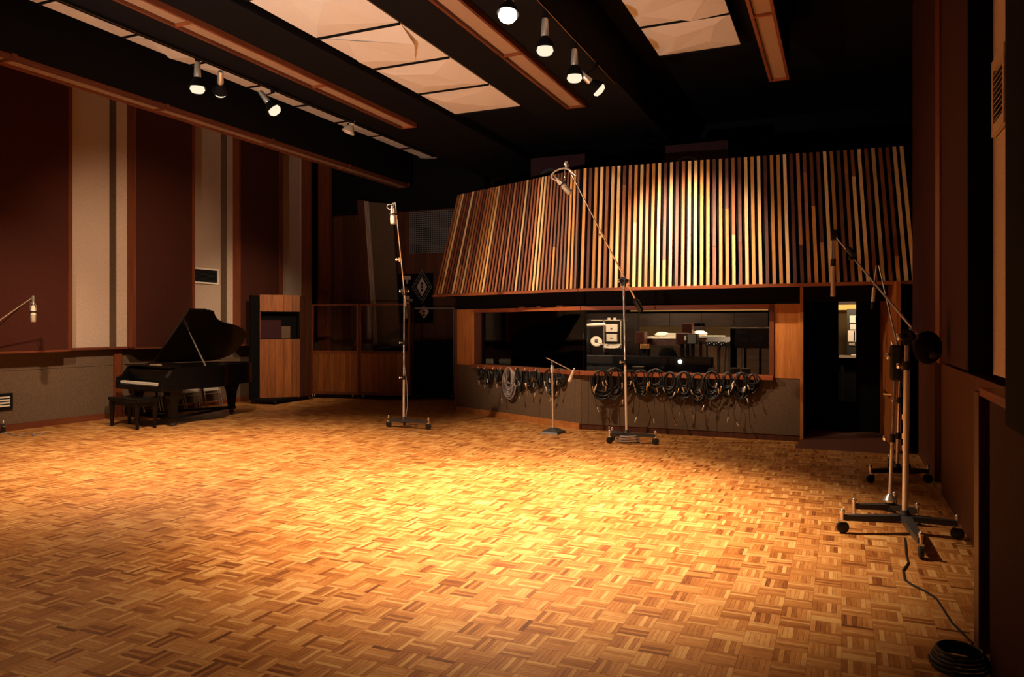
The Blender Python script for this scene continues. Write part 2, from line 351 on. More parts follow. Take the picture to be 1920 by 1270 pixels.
MB().box((X3 - 0.30, yb[4], ZB - 0.03), (X3 + 0.01, yb[5], ZB)).build('ledge', 'redwood_y', wl)
MB().box((X3 - 0.30, yb[8], ZB - 0.03), (X3 + 0.01, yb[9], ZB)).build('ledge', 'redwood_y', wl)
# lower wall: two courses of olive cloth, a post, the rest beyond the piano
yp0, yp1 = YL(212, XW), YL(226, XW)
for (a, b) in ((2.2, 6.2), (6.2, yp0), (yp1, 16.1)):
    panel('wainscot_cloth', 'olive', XW, a, b, 0.1, 0.972); panel('wainscot_cloth', 'olive', XW, a, b, 0.978, ZB - 0.02)
MB().box((XW - 0.06, yp0, 0), (XW + 0.05, yp1, ZB - 0.03)).build('wainscot_post', 'redwood', wl)
struct('baseboard_left', MB().box((XW - 0.05, 2.2, 0), (XW + 0.03, yp0, 0.105)).box((XW - 0.05, yp1, 0), (XW + 0.03, 16.1, 0.105)), 'redwood_y')

# ================================================================== BACK WALL (behind the free-standing screens)
YBK = 16.2
wb = struct('wall_back', MB().box((-12.8, YBK + 0.05, 0), (1.9, YBK + 0.4, TOP)), 'black')
x = -12.4
while x < -5.4:
    w = random.uniform(0.28, 0.36); MB().box((x + 0.004, YBK, 0.0), (x + w - 0.004, YBK + 0.05, 4.55)).build('panelling_board', 'panelling', wb); x += w
a, b = PY(768, 398, YBK - 0.04), PY(855, 472, YBK - 0.04)
gx0, gx1, gz0, gz1 = a.x, b.x, b.z, a.z
# ================================================================== CEILING
ce = struct('ceiling', MB().box((-12.8, 1.0, TOP), (1.9, 16.6, TOP + 0.1)), 'black')
def soffit(x0, x1, z0, y0, y1): MB().box((x0, y0, z0), (x1, y1, TOP)).build('soffit', 'black', ce)
soffit(-7.62, -5.95, 5.16, 1.2, 16.1); soffit(-4.60, -2.92, 5.16, 1.2, 16.1)
soffit(-10.10, -9.70, 5.20, 1.2, 16.1); soffit(-0.93, -0.66, 5.20, 1.2, 11.2)
soffit(-5.95, -4.60, 5.32, 11.2, 16.1)
def strip(x0, x1, z, yend, y0, pitch, battens=False, dark=False):
    r = thing('acoustic_strip', None, None); r['kind'] = 'structure'; r.name = 'trim_1'; WORLD[r.name] = Matrix.Identity(4)
    for xx in (x0, x1): MB().box((xx - 0.018, y0, z - 0.05), (xx + 0.018, yend, z + 0.03)).build('rail', 'redwood_y', r)
    y = yend; k = 0
    while y > y0:
        ya = max(y0, y - pitch)
        MB().box((x0 + 0.02, ya + 0.015, z - 0.012), (x1 - 0.02, y - 0.015, z + 0.02)).build('cloth_panel', 'tanstrip', r)
        MB().box((x0 + 0.01, y - 0.018, z - 0.046), (x1 - 0.01, y + 0.012, z + 0.02)).build('crossbar', 'redwood_x', r)
        if battens: MB().box((x1 + 0.002, y - 0.03, z - 0.02), (x1 + 0.04, y + 0.03, z + 0.24)).build('batten', 'redwood', r)
        y -= pitch
strip(-6.93, -6.66, 5.14, 11.20, 1.6, 2.42); strip(-3.92, -3.64, 5.14, 11.20, 1.6, 2.47)
strip(-10.05, -9.76, 5.16, 16.05, 1.6, 2.42, True); strip(-0.91, -0.68, 5.17, 11.17, 1.6, 2.38)
def cloud_mesh(var, s):
    rr = random.Random(var)
    c = [Vector((0, 0, 0)), Vector((s, 0, 0)), Vector((s, s, 0)), Vector((0, s, 0))]
    kinds = [((.22, .30, -.045), (.80, .18, -.015), (.64, .70, -.045), (.16, .62, -.02)),
             ((.16, .18, -.035), (.62, .30, -.05), (.78, .78, -.045), (.32, .66, -.05)),
             ((.30, .10, -.03), (.92, .40, -.06), (.64, .90, -.03), (.08, .60, -.06))]
    iv = [Vector((a * s, b * s, z * s)) for a, b, z in kinds[var % 3]]
    m = MB(); m.add(c + iv, [(0, 1, 5), (0, 5, 4), (1, 2, 6), (1, 6, 5), (2, 3, 7), (2, 7, 6), (3, 0, 4), (3, 4, 7), (4, 5, 6), (4, 6, 7)])
    m.add([q + Vector((0, 0, 0.03)) for q in c] + c, [(0, 3, 2, 1), (0, 1, 5, 4), (1, 2, 6, 5), (2, 3, 7, 6), (3, 0, 4, 7)]); return m
def cloud(x0, z, yend, n, s, seq):
    g = 0.015
    for k in range(n):
        y1 = yend - k * s; v = seq[k % len(seq)]
        m = cloud_mesh(v, s - 2 * g); rot = (k * 7 + v) % 4
        cen = Vector(((s - 2 * g) / 2,) * 2 + (0,))
        m.v = [Matrix.Rotation(rot * math.pi / 2, 3, 'Z') @ (q - cen) + Vector((x0 + s / 2, y1 - s / 2, z)) for q in m.v]
        m.build('ceiling_panel', 'cloud', ce)
        MB().box((x0 + g, y1 - .016, z - .022), (x0 + s - g, y1 + .012, z + .03)).build('seam_line', 'black', ce)  # black strip put in to draw the dark gap between panels
cloud(-5.875, 5.21, 11.13, 8, 1.204, [0, 1, 2, 0, 1, 2])
cloud(-2.525, 5.76, 11.33, 8, 1.205, [1, 2, 0, 1])
cloud(-9.28, 5.76, 16.08, 12, 1.215, [2, 0, 1])
MB().box((-5.95, 2.0, 5.26), (-4.60, 11.2, 5.95)).build('soffit', 'black', ce)

# ================================================================== CONTROL ROOM FRONT WALL (projects from the back wall)
YC = 11.90
K = Vector((-3.93, YC, 0)); LC = Vector((-7.05, 13.48, 0)); LD = (LC - K).normalized(); LN = Vector((LD.y, -LD.x, 0))   # LN points into the control room?
if LN.y < 0: LN = -LN
LWID = (LC - K).length
def A(s, z, off=0.0): return K + LD * s - LN * off + Vector((0, 0, z))   # point on the angled wall; off = proud into the studio
def abar(s0, s1, z0, z1, o0, o1):   # block on the angled wall
    m = MB(); return m.hexa([A(s0, z0, o0), A(s1, z0, o0), A(s1, z0, o1), A(s0, z0, o1), A(s0, z1, o0), A(s1, z1, o0), A(s1, z1, o1), A(s0, z1, o1)])
def sA(u, off=0.0):   # distance along the angled wall of an image column
    p = PP(u, HOR, K - LN * off, LN); return (Vector((p.x, p.y, 0)) - (K - LN * off)).dot(LD)
ZS, ZT = 0.97, 2.03
XR = -0.56
wf = struct('wall_front', MB().box((K.x, YC + 0.03, 0), (XR, YC + 0.15, ZS - 0.02)), 'black')
xs = [K.x, K.x + 0.12, -2.55, -1.75, XR]
for a, b in zip(xs[:-1], xs[1:]): MB().box((a + 0.003, YC, 0.09), (b - 0.003, YC + 0.03, ZS - 0.04)).build('wainscot_cloth', 'olive', wf)
MB().box((K.x, YC + 0.01, 0), (XR, YC + 0.05, 0.09)).build('kick_rail', 'panelling', wf)
wxr = PY(1450, 640, YC).x
MB().box((wxr, YC - 0.01, ZS - 0.04), (XR, YC + 0.12, ZT)).build('wood_panel', 'orange', wf)
MB().box((XR, YC - 0.03, 0), (XR + 0.045, YC + 0.30, 2.30)).build('corner_trim', 'orange', wf)
MB().box((K.x - 0.1, YC + 0.02, ZT + 0.03), (1.3, YC + 0.15, 2.9)).build('head_wall', 'black', wf)
wa = struct('wall_angled', abar(0, LWID, 0, ZS - 0.02, -0.15, -0.03), 'black')
s1 = sA(890)
cuts = [0, sA(1078), sA(1012), sA(912), LWID]
for a, b in zip(cuts[:-1], cuts[1:]): abar(a + 0.003, b - 0.003, 0.1, ZS - 0.03, -0.03, 0).build('wainscot_cloth', 'olive', wa)
abar(s1, LWID, ZS - 0.03, ZT, -0.10, 0.02).build('wood_panel', 'orange', wa)
abar(LWID - 0.01, LWID + 0.05, 0, ZT, -0.2, 0.03).build('corner_trim', 'redwood', wa)
abar(-0.05, LWID + 0.1, ZT + 0.03, 2.9, -0.15, -0.02).build('head_wall', 'black', wa)
struct('baseboard_angled', abar(0.02, LWID, 0, 0.10, 0, 0.03), 'orange_x')
# side wall of the control room, running back
struct('wall_side', MB().box((LC.x - 0.02, LC.y + 0.1, 0), (LC.x + 0.12, YBK, 3.0)), 'black')
# windows
w1 = thing('window_1', None, None); w1['kind'] = 'structure'
def fr(nm, a, b, mat='orange_x'): return MB().box(a, b).build(nm, mat, w1)
fr('head_rail', (K.x, YC - 0.03, ZT - 0.065), (wxr, YC + 0.10, ZT), 'redwood_x'); fr('sill', (K.x, YC - 0.085, ZS - 0.07), (wxr, YC + 0.12, ZS - 0.005), 'redwood_x')
fr('jamb', (wxr - 0.055, YC - 0.032, ZS - 0.07), (wxr + 0.01, YC + 0.10, ZT), 'redwood')
fr('reveal', (K.x, YC + 0.10, ZT - 0.03), (wxr, YC + 0.30, ZT + 0.02), 'black')
MB().box((K.x, YC + 0.12, ZS - 0.005), (wxr - 0.05, YC + 0.128, ZT - 0.06)).build('pane', 'glass', w1)
w2 = thing('window_2', None, None); w2['kind'] = 'structure'
abar(0, s1 + 0.02, ZT - 0.065, ZT, -0.10, 0.03).build('head_rail', 'redwood_x', w2)
abar(-0.02, s1 + 0.02, ZS - 0.07, ZS - 0.005, -0.12, 0.085).build('sill', 'redwood_x', w2)
abar(s1 - 0.03, s1 + 0.01, ZS - 0.07, ZT, -0.25, 0.01).build('jamb', 'redwood', w2)
m = MB(); m.hexa([A(s1 - 0.32, ZS, -0.9), A(s1 - 0.38, ZS, -0.9), A(s1 - 0.38, ZS, -0.95), A(s1 - 0.32, ZS, -0.95), A(s1 - 0.02, ZT, -0.9), A(s1 - 0.08, ZT, -0.9), A(s1 - 0.08, ZT, -0.95), A(s1 - 0.02, ZT, -0.95)]); m.build('slanted_post', 'redwood', w2)
abar(0, s1 - 0.03, ZS - 0.005, ZT - 0.06, -0.128, -0.12).build('pane', 'glass', w2)
# doorway at the right end of the control room, with its open leaf
d1 = thing('door_1', None, None); d1['kind'] = 'structure'
MB().box((XR + .002, YC + .16, 0), (XR + .06, 12.75, 2.5)).build('side_lining', 'black', d1)
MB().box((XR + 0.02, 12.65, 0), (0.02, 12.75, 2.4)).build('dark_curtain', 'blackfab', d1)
xa, xb = PY(1572, 600, 12.7).x, PY(1605, 600, 12.7).x
d1.children[0].data.vertices.foreach_set('co', [c for v in d1.children[0].data.vertices for c in ((xa if v.co.x > -0.2 else v.co.x), v.co.y, v.co.z)])
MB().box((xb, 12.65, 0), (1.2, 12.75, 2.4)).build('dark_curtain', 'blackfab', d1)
z0 = PY(1590, 700, 12.7).z
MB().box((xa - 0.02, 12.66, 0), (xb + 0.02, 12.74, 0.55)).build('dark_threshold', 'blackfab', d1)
leaf = MB().hexa([(0.53, 12.62, 0.03), (0.58, 12.62, 0.03), (0.72, 11.30, 0.03), (0.67, 11.30, 0.03), (0.53, 12.62, 2.24), (0.58, 12.62, 2.24), (0.72, 11.30, 2.30), (0.67, 11.30, 2.30)]).build('leaf', 'gobo', d1)
hp = PP(1665, 738, (0.6, 12.0, 0), Vector((1.32, 0.14, 0)).normalized())
MB().path([hp + Vector((0.02, 0.33, 0.02)), hp + Vector((-0.05, 0.30, 0.02)), hp + Vector((-0.055, -0.2, 0.0)), hp + Vector((0.03, -0.24, 0.0))], 0.018, 8).build('pull_handle', 'brass', leaf, True)
MB().box((XR - 0.0, YC, 2.30), (1.3, YC + 0.1, 2.9)).build('head_panel', 'black', d1)
tag(MB().hexa([(-0.60, 11.25, 0.0), (0.64, 11.25, 0.0), (0.54, 12.63, 0.0), (-0.46, 12.63, 0), (-0.60, 11.27, 0.015), (0.63, 11.27, 0.015), (0.54, 12.63, 0.10), (-0.46, 12.63, 0.10)]).build('threshold_ramp', 'ramp'),
    'low dark red ramp on the floor in front of the open doorway', 'ramp')

# ================================================================== RIGHT WALL (close to the camera, stepped)
wr = struct('wall_right', MB().box((1.16, 1.5, 0), (1.5, 16.6, TOP)), 'black')
def rp(nm, mat, x, y0, y1, z0, z1): return MB().box((x, y0, z0), (1.17, y1, z1)).build(nm, mat, wr)
YR = lambda u, x: PX(u, HOR, x).y
# lower: wainscot boards
ya, yc = YR(1856, 0.66), YR(1826, 0.655)
rp('wainscot_panel', 'redbrown', 0.66, 2.2, ya, 0.0, PX(1880, 745, 0.66).z - 0.02)
rp('recess', 'blackfab', 0.95, ya, YR(1835, 0.655), 0, 1.25); rp('edge_post', 'panelling', 0.655, YR(1835, 0.655), yc, 0, PX(1830, 735, 0.655).z)
yB0, yB1 = yc, YR(1765, 0.93)
rp('wainscot_panel', 'panelling', 0.93, yB0, yB1, 0, 1.32); rp('recess', 'blackfab', 1.05, yB1, YR(1752, 0.93), 0, 1.32)
rp('wainscot_panel', 'panelling', 0.93, YR(1752, 0.93), YR(1722, 0.93), 0, 1.42); rp('wainscot_panel', 'blackfab', 0.96, YR(1722, 0.93), 12.6, 0, 1.42)
# upper: cloth panels
zl = PX(1860, 738, 0.68).z
rp('ledge', 'redwood_y', 0.64, YR(1886, 0.64), YR(1836, 0.64), zl - 0.02, zl + 0.02)
rp('dark_cloth_panel', 'blackfab', 0.58, 2.2, YR(1885, 0.58), zl - 0.05, TOP)
yq = YR(1862, 0.90); rp('beige_cloth_panel', 'beige', 0.90, YR(1885, 0.58) + 0.02, yq, zl + 0.02, TOP)
rp('step_face', 'blackfab', 0.76, yq, yq + 0.03, zl + 0.02, TOP)
rp('red_cloth_panel', 'redbrown', 0.80, yq + 0.03, YR(1765, 0.80), PX(1800, 690, 0.80).z, TOP)
rp('edge_trim', 'redwood', 0.785, YR(1765, 0.80), YR(1757, 0.80), PX(1800, 690, 0.80).z - 0.02, TOP)
rp('red_cloth_panel', 'redbrown', 0.86, YR(1757, 0.80) + 0.02, 11.3, 1.42, TOP)
# vent on the beige strip
va, vb = PX(1866, 105, 0.885), PX(1880, 255, 0.885)
ve = thing('wall_vent', 'tan louvred air vent high on the narrow beige strip of right wall', 'vent', (0.885, (va.y + vb.y) / 2, vb.z + 0.1))
vy0, vy1 = YR(1884, 0.885) - 0.05, YR(1864, 0.885); vz0, vz1 = PX(1864, 258, 0.885).z, PX(1864, 118, 0.885).z
for (a, b, c, d) in ((vy0, vy1, vz0, vz0 + .07), (vy0, vy1, vz1 - .07, vz1), (vy1 - .06, vy1, vz0 + .07, vz1 - .07), (vy0, vy0 + .04, vz0 + .07, vz1 - .07)):
    MB().box((0.87, a, c), (0.90, b, d)).build('frame', 'beigemetal', ve)
MB().box((0.893, vy0, vz0), (0.899, vy1, vz1)).build('backing', 'black', ve)
z = vz0 + 0.085
while z < vz1 - 0.08:
    MB().hexa([(0.872, vy0 + .04, z), (0.892, vy0 + .04, z + .02), (0.892, vy1 - .06, z + .02), (0.872, vy1 - .06, z), (0.872, vy0 + .04, z + .006), (0.892, vy0 + .04, z + .026), (0.892, vy1 - .06, z + .026), (0.872, vy1 - .06, z + .006)]).build('louvre', 'beigemetal', ve); z += 0.035

# ================================================================== SLATTED CANOPY over the control room
can = thing('slatted_canopy', 'sloping canopy of multicoloured wooden slats above the control room window', 'canopy', (-3.2, 12.2, 2.2))
F0, F1 = PY(1085, 541, 11.5), PY(1722, 526, 11.5)
ZTOP = 4.3
G0, G1 = PZ(1092, 316, ZTOP), PZ(1697, 273.5, ZTOP)
ZBL = (F0.z + F1.z) / 2
L0 = Vector((-7.28, 12.93, 2.318)); H0, H1 = PZ(857, 366, ZTOP), PZ(1088, 317, ZTOP)
rs = random.Random(11)
def slats(b0, b1, t0, t1, n, w, inward, wts, depth=0.05):
    for k in range(n):
        f = (k + 0.5) / n; pb = b0.lerp(b1, f); pt = t0.lerp(t1, f)
        eb = (b1 - b0).normalized(); et = (t1 - t0).normalized(); nn = inward * depth
        c = rs.choices(range(5), wts)[0]; cuts = [(0, 1, c)]
        if rs.random() < 0.16: cu = rs.uniform(0.15, 0.85); cuts = [(0, cu - 0.001, c), (cu + 0.001, 1, (c + rs.choice((1, 2, 3))) % 5)]
        for (g0, g1, cc) in cuts:
            q0, q1 = pb.lerp(pt, g0), pb.lerp(pt, g1)
            MB().hexa([q0 - eb * w / 2, q0 + eb * w / 2, q0 + eb * w / 2 + nn, q0 - eb * w / 2 + nn, q1 - et * w / 2, q1 + et * w / 2, q1 + et * w / 2 + nn, q1 - et * w / 2 + nn]).build('slat', SL[cc], can)
inF = Vector((0, 1, 0.15)); inL = (LN + Vector((0, 0, 0.2))).normalized()
slats(F0, F1, G0, G1, 51, 0.046, inF, (3, 2.4, 2.2, 1.6, 1.2))
slats(L0, F0 + Vector((-0.03, 0, 0)), H0, H1, 43, 0.042, inL, (1.6, 1.8, 2.0, 2.4, 2.0), 0.016)
for (b0, b1, t0, t1, nn) in ((F0, F1, G0, G1, inF), (L0, F0, H0, H1, inL)):
    o0 = nn * 0.06; MB().hexa([b0 + o0, b1 + o0, b1 + o0 * 2, b0 + o0 * 2, t0 + o0, t1 + o0, t1 + o0 * 2, t0 + o0 * 2]).build('backing_board', 'black', can)
for (b0, b1, nn) in ((F0, F1, inF), (L0, F0, inL)):
    d = Vector((0, 0, -0.045)); e = -nn * 0.03; MB().hexa([b0 + d + e, b1 + d + e, b1 + d + nn * 0.12, b0 + d + nn * 0.12, b0 + e, b1 + e, b1 + nn * 0.12, b0 + nn * 0.12]).build('bottom_rail', 'redwood_x', can)
MB().add([F0 + Vector((0, .1, -.03)), F1 + Vector((0, .1, -.03)), Vector((F1.x, 12.3, 2.26)), Vector((-4, 12.3, 2.26)), LC + Vector((0, .3, 2.26)), L0 + Vector((.1, .1, -.03)),
          F0 + Vector((0, .1, .01)), F1 + Vector((0, .1, .01)), Vector((F1.x, 12.3, 2.30)), Vector((-4, 12.3, 2.30)), LC + Vector((0, .3, 2.30)), L0 + Vector((.1, .1, .01))],
         [(0, 1, 2, 3, 4, 5), (6, 7, 8, 9, 10, 11)] + [(i, (i + 1) % 6, 6 + (i + 1) % 6, 6 + i) for i in range(6)]).build('soffit_board', 'black', can)
# left cheek of the canopy and the flat roof behind it
MB().slab([L0 + LN * .1, LC + LN * .6 + Vector((0, 0, 2.3)), H0 + LN * .6, H0 + LN * .1], 0.04).build('cheek_board', 'panelling', can)

# ================================================================== THINGS
def xf(mb, root):   # coordinates given relative to a thing -> room coordinates
    Wm = WORLD[root.name]; mb.v = [Wm @ v for v in mb.v]; return mb
# ---- spot lamps on two tracks
for (nm, lab, x, y1) in (('light_track', 'black track under the soffit carrying the row of lamps beside the left ceiling clouds', -7.55, 13.4),
                         ('light_track', 'black track with a brass strip for its edge highlight carrying the lamps right of the middle ceiling clouds', -2.95, 10.4)):
    t = thing(nm, lab, 'light track', (x, 6, 5.11))
    MB().box((x - 0.02, 2.0, 5.115), (x + 0.02, y1, 5.16)).build('rail', 'black', t)
    MB().box((x + 0.022, 2.0, 5.117), (x + 0.027, y1, 5.123)).build('edge_strip', 'brass', t)  # brass strip imitates the highlight along the track edge
def lamp(pos, d, zt, lab, hot=False, shade='black', neck='alu', lit=True, long=0.20):
    pos = Vector(pos); d = Vector(d).normalized()
    t = thing('spot_lamp', lab, 'lamp', pos, 0, 'track spot lamps')
    top = pos - d * (0.10 + long)
    MB().tube((pos.x, pos.y, zt), (pos.x, pos.y, zt - 0.06), 0.03, 0.03, 10).tube((pos.x, pos.y, zt - 0.06), top + d * 0.08, 0.009, 0.009, 8).build('stem', 'black', t)
    m = MB().lathe(top, d, [(0, 0.028), (0.012, 0.034), (long * 0.9, 0.045), (long, 0.040)], 16); m.build('socket', neck, t, True)
    MB().lathe(pos - d * 0.10, d, [(0, 0.042), (0.03, 0.062), (0.075, 0.092), (0.13, 0.112), (0.13, 0.104), (0.075, 0.085), (0.03, 0.055), (0.0, 0.036)], 20, False).build('shade', shade, t, True)
    if lit: MB().lathe(pos - d * 0.06, d, [(0, 0.05), (0.05, 0.075), (0.115, 0.092), (0.15, 0.07), (0.162, 0.02)], 18).build('bulb', 'bulb_hot' if hot else 'bulb', t, True)
    else: MB().lathe(pos - d * 0.04, d, [(0, 0.04), (0.05, 0.06), (0.08, 0.02)], 14).build('bulb', 'white', t, True)
    return t
DN = (0, 0, -1)
lamp((-2.95, 6.69, 4.74), (0, -0.25, -1), 5.115, 'glaring round spot lamp, first and brightest of the row right of the middle ceiling clouds', True)
lamp((-2.95, 7.68, 4.74), (0, 0, -1), 5.115, 'downward spot lamp with chrome neck, second in the row after the glaring lamp')
lamp((-2.95, 8.67, 4.74), (0, 0, -1), 5.115, 'downward spot lamp with chrome neck, third in the row after the glaring lamp')
lamp((-2.92, 9.45, 4.80), (0.62, 0.45, -0.64), 5.115, 'spot lamp with chrome neck tipped towards the slatted canopy, last of its row')
lamp((-7.55, 7.28, 4.78), (0, 0, -1), 5.115, 'downward spot lamp nearest the frame edge on the left track, shining disc below chrome neck')
lamp((-7.66, 7.78, 4.89), (-0.62, 0.62, -0.55), 5.115, 'spot lamp on left track turned away to the wall, only its chrome neck shining')
lamp((-7.50, 8.62, 4.84), (0.55, 0.25, -0.78), 5.115, 'spot lamp on left track tipped towards the room, small bright disc')
lamp((-7.62, 10.62, 5.0), (-0.30, -0.25, -0.92), 5.115, 'cream flared spot lamp farthest along the left track', shade='cream', neck='cream', lit=False)

# ---- monitor cabinets on the roof of the control room
for (u, lab) in ((1305, 'dark wooden loudspeaker cabinet on the roof behind the slatted canopy, right one'), (1045, 'dark wooden loudspeaker cabinet on the roof behind the slatted canopy, left one')):
    c = PY(u, 270, 13.6); t = thing('loudspeaker_cabinet', lab, 'loudspeaker', (c.x, 13.6, 2.95), 0, 'loudspeakers on the control room roof')
    MB().box((c.x - 0.55, 13.6, 2.95), (c.x + 0.55, 14.2, 4.95)).build('cabinet', 'redbrown', t, bevel=0.01)
    for zz in (4.45, 3.75):
        cc = Vector((c.x - 0.15, 13.6, zz)); MB().lathe(cc + Vector((0, 0.0, 0)), (0, -1, 0), [(0, 0.27), (0.02, 0.27), (0.02, 0.24), (0.0, 0.24)], 26, False).build('cone_ring', 'iron', t, True)
        MB().lathe(cc, (0, -1, 0), [(0.002, 0.24), (-0.05, 0.08), (-0.03, 0.01)], 22, False).build('cone', 'rubber', t, True)
MB().prism([(-3.6, 12.35, 2.85), (1.1, 12.45, 2.85), (1.1, 16.2, 2.85), (-6.8, 16.2, 2.85), (-6.8, 14.0, 2.85)], (0, 0, .09)).build('roof_deck', 'black', wf)

# ---- back wall things
t = thing('acoustic_grille', 'pale woven lattice grille set in the panelled back wall beside the canopy', 'grille', (gx0, YBK - 0.03, gz0))
MB().box((gx0, YBK - 0.012, gz0), (gx1, YBK - 0.004, gz1)).build('backing', 'black', t)
m = MB(); x = gx0
while x < gx1: m.box((x, YBK - 0.03, gz0), (x + 0.016, YBK - 0.022, gz1)); x += 0.05
m.build('upright_lattice', 'grey', t); m = MB(); z = gz0
while z < gz1: m.box((gx0, YBK - 0.037, z), (gx1, YBK - 0.030, z + 0.016)); z += 0.05
m.build('level_lattice', 'grey', t)
t = thing('wall_rug', 'black woven rug with pale stepped diamonds hung on the back wall', 'rug', PY(775, 605, YBK - 0.02))
a, b = PY(741, 514, YBK - 0.015), PY(812, 606, YBK - 0.015)
MB().box((a.x, YBK - 0.02, b.z), (b.x, YBK - 0.008, a.z)).build('field', 'blackfab', t)
def rug_poly(pts, mat='grey'):
    q = [PY(u, v, YBK - 0.022) for u, v in pts]; MB().prism(q, (0, 0.006, 0)).build('woven_motif', mat, t)
for (cu, cv, hu, hv) in ((791, 538, 10, 18), (742, 540, 5, 14), (795, 585, 9, 13), (765, 580, 5, 9)):
    rug_poly([(cu - hu, cv), (cu, cv - hv), (cu + hu, cv), (cu, cv + hv)], 'beige')
    if hu > 6:
        for dv in (-6, 0, 6): 
            q = [PY(u, v, YBK - 0.026) for u, v in ((cu - 2.5, cv + dv), (cu, cv + dv - 3), (cu + 2.5, cv + dv), (cu, cv + dv + 3))]; MB().prism(q, (0, 0.004, 0)).build('woven_motif', 'blackfab', t)
rug_poly([(757, 517), (770, 517), (770, 525), (765, 525), (765, 532), (761, 532), (761, 525), (757, 525)], 'beige'); rug_poly([(762, 555), (768, 555), (768, 561), (774, 561), (774, 566), (768, 566), (768, 572), (762, 572)], 'beige')
for s in (-1, 1):
    for (w, col) in ((15, 'grey'), (19, 'grey')):
        pts = [(791 + s * w, 538), (791, 538 - w * 1.7), (791, 538 - w * 1.7 + 2.2), (791 + s * (w - 1.3), 538), (791, 538 + w * 1.7 - 2.2), (791, 538 + w * 1.7)]
        rug_poly(pts, 'grey')
# leaning panel with pale edge strips
t = thing('leaning_panel', 'tall dim beige acoustic panel with white edge strips leaning on back wall behind the screens', 'acoustic panel', PY(720, 700, 15.9))
q = [PY(u, v, 16.14) for u, v in ((714, 735), (758, 735), (737, 383), (691, 379))]; MB().slab(q, 0.05).build('cloth_face', 'olive', t)
for k, du in enumerate((-4, -1.2, 1.6)):
    q = [PY(u, v, 16.09) for u, v in ((712 + du, 735), (713.5 + du, 735), (690.5 + du, 378), (689 + du, 378))]; MB().slab(q, 0.05).build('edge_strip', 'beige', t)
q = [PY(u, v, 16.12) for u, v in ((690, 735), (707, 735), (685, 376), (672, 376))]; MB().slab(q, 0.05).build('side_board', 'panelling', t)

# ---- movable screens
def caster(root, p, r=0.035, mat='chrome', wheel='rubber', d=(1, 0, 0), h=0.1):
    p = Vector(p); d = Vector(d).normalized()
    c = MB().tube((p.x, p.y, r * 0.9), (p.x, p.y, h), 0.012, 0.016, 8).ball((p.x, p.y, h + 0.006), 0.02, 8, 5).box((p.x - 0.02, p.y - 0.02, r * 1.9), (p.x + 0.02, p.y + 0.02, r * 2.2)).build('caster', mat, root, True)
    MB().lathe(Vector((p.x, p.y, r)) - d * r * 0.35, d, [(0, r * 0.7), (r * 0.12, r), (r * 0.58, r), (r * 0.7, r * 0.7)], 16).build('wheel', wheel, c, True)
    return c
def planks(root, p0, p1, n, z0, z1, th, mat='gobo'):
    p0, p1 = Vector(p0), Vector(p1); d = (p1 - p0); nn = Vector((d.y, -d.x, 0)).normalized()
    for k in range(n):
        a = p0 + d * ((k + 0.02) / n); b = p0 + d * ((k + 0.98) / n)
        pr = nn * random.uniform(0, 0.003)
        MB().hexa([Vector((q.x, q.y, zz)) for zz in (z0, z1) for q in (a + pr, b + pr, b - nn * th, a - nn * th)]).build('plank', mat, root)
def wallbar(root, nm, mat, p0, p1, f0, f1, z0, z1, o0, o1):
    p0, p1 = Vector(p0), Vector(p1); d = p1 - p0; nn = Vector((d.y, -d.x, 0)).normalized(); a, b = p0 + d * f0, p0 + d * f1
    return MB().hexa([Vector((q.x, q.y, zz)) for zz in (z0, z1) for q in (a + nn * o0, b + nn * o0, b + nn * o1, a + nn * o1)]).build(nm, mat, root)
g0, g1 = PZ(487, 756), PZ(562, 753); g0.z = g1.z = 0
t = thing('isolation_screen', 'tall planked wooden isolation screen with a square opening, between the piano and the glazed screens', 'screen', (g0 + g1) / 2)
zt, zo1, zo0 = 2.40, 2.02, 1.42
planks(t, g0, g1, 5, zo1, zt, 0.05); planks(t, g0, g1, 5, 0.10, zo0, 0.05)
wallbar(t, 'opening_frame', 'redwood', g0, g1, 0.0, 0.02, zo0, zo1, 0.002, -0.15); wallbar(t, 'opening_frame', 'blackfab', g0, g1, 0.95, 1.0, zo0, zo1, 0.002, -0.06)
wallbar(t, 'opening_sill', 'black', g0, g1, 0.0, 1.0, zo0 - 0.01, zo0 + 0.004, 0.003, -0.15); wallbar(t, 'opening_head', 'black', g0, g1, 0.0, 1.0, zo1 - 0.004, zo1 + 0.01, 0.003, -0.15)
wallbar(t, 'opening_shade', 'blackfab', g0, g1, -0.1, 1.05, zo0 - .1, zo1 + .1, -0.16, -0.18); wallbar(t, 'inner_cloth', 'redbrown', g0, g1, 0.0, 0.55, zo0, zo0 + .42, -0.13, -0.15); wallbar(t, 'inner_board', 'olive', g0, g1, 0.56, 0.78, zo0, zo0 + 0.28, -0.12, -0.14)  # black sheet at the back added to keep the opening dark
e0, e1 = PZ(470, 758), PZ(584, 749)
wallbar(t, 'side_wing', 'blackfab', e0, g0, 0, 0.99, 0.10, zt - 0.02, 0.0, -0.05); planks(t, g1 + Vector((.01, .01, 0)), e1, 2, 0.1, zt - 0.01, 0.05, 'panelling')
MB().prism([Vector((q.x, q.y, 0.07)) for q in (e0, PZ(515, 760), e1, e1 + Vector((-.1, .2, 0)), e0 + Vector((0, .25, 0)))], (0, 0, 0.04)).build('base_plate', 'black', t)
for q in (PZ(516, 759), e0 + Vector((.05, .1, 0)), e1 + Vector((-.05, .1, 0))): caster(t, q, 0.03, h=0.085)
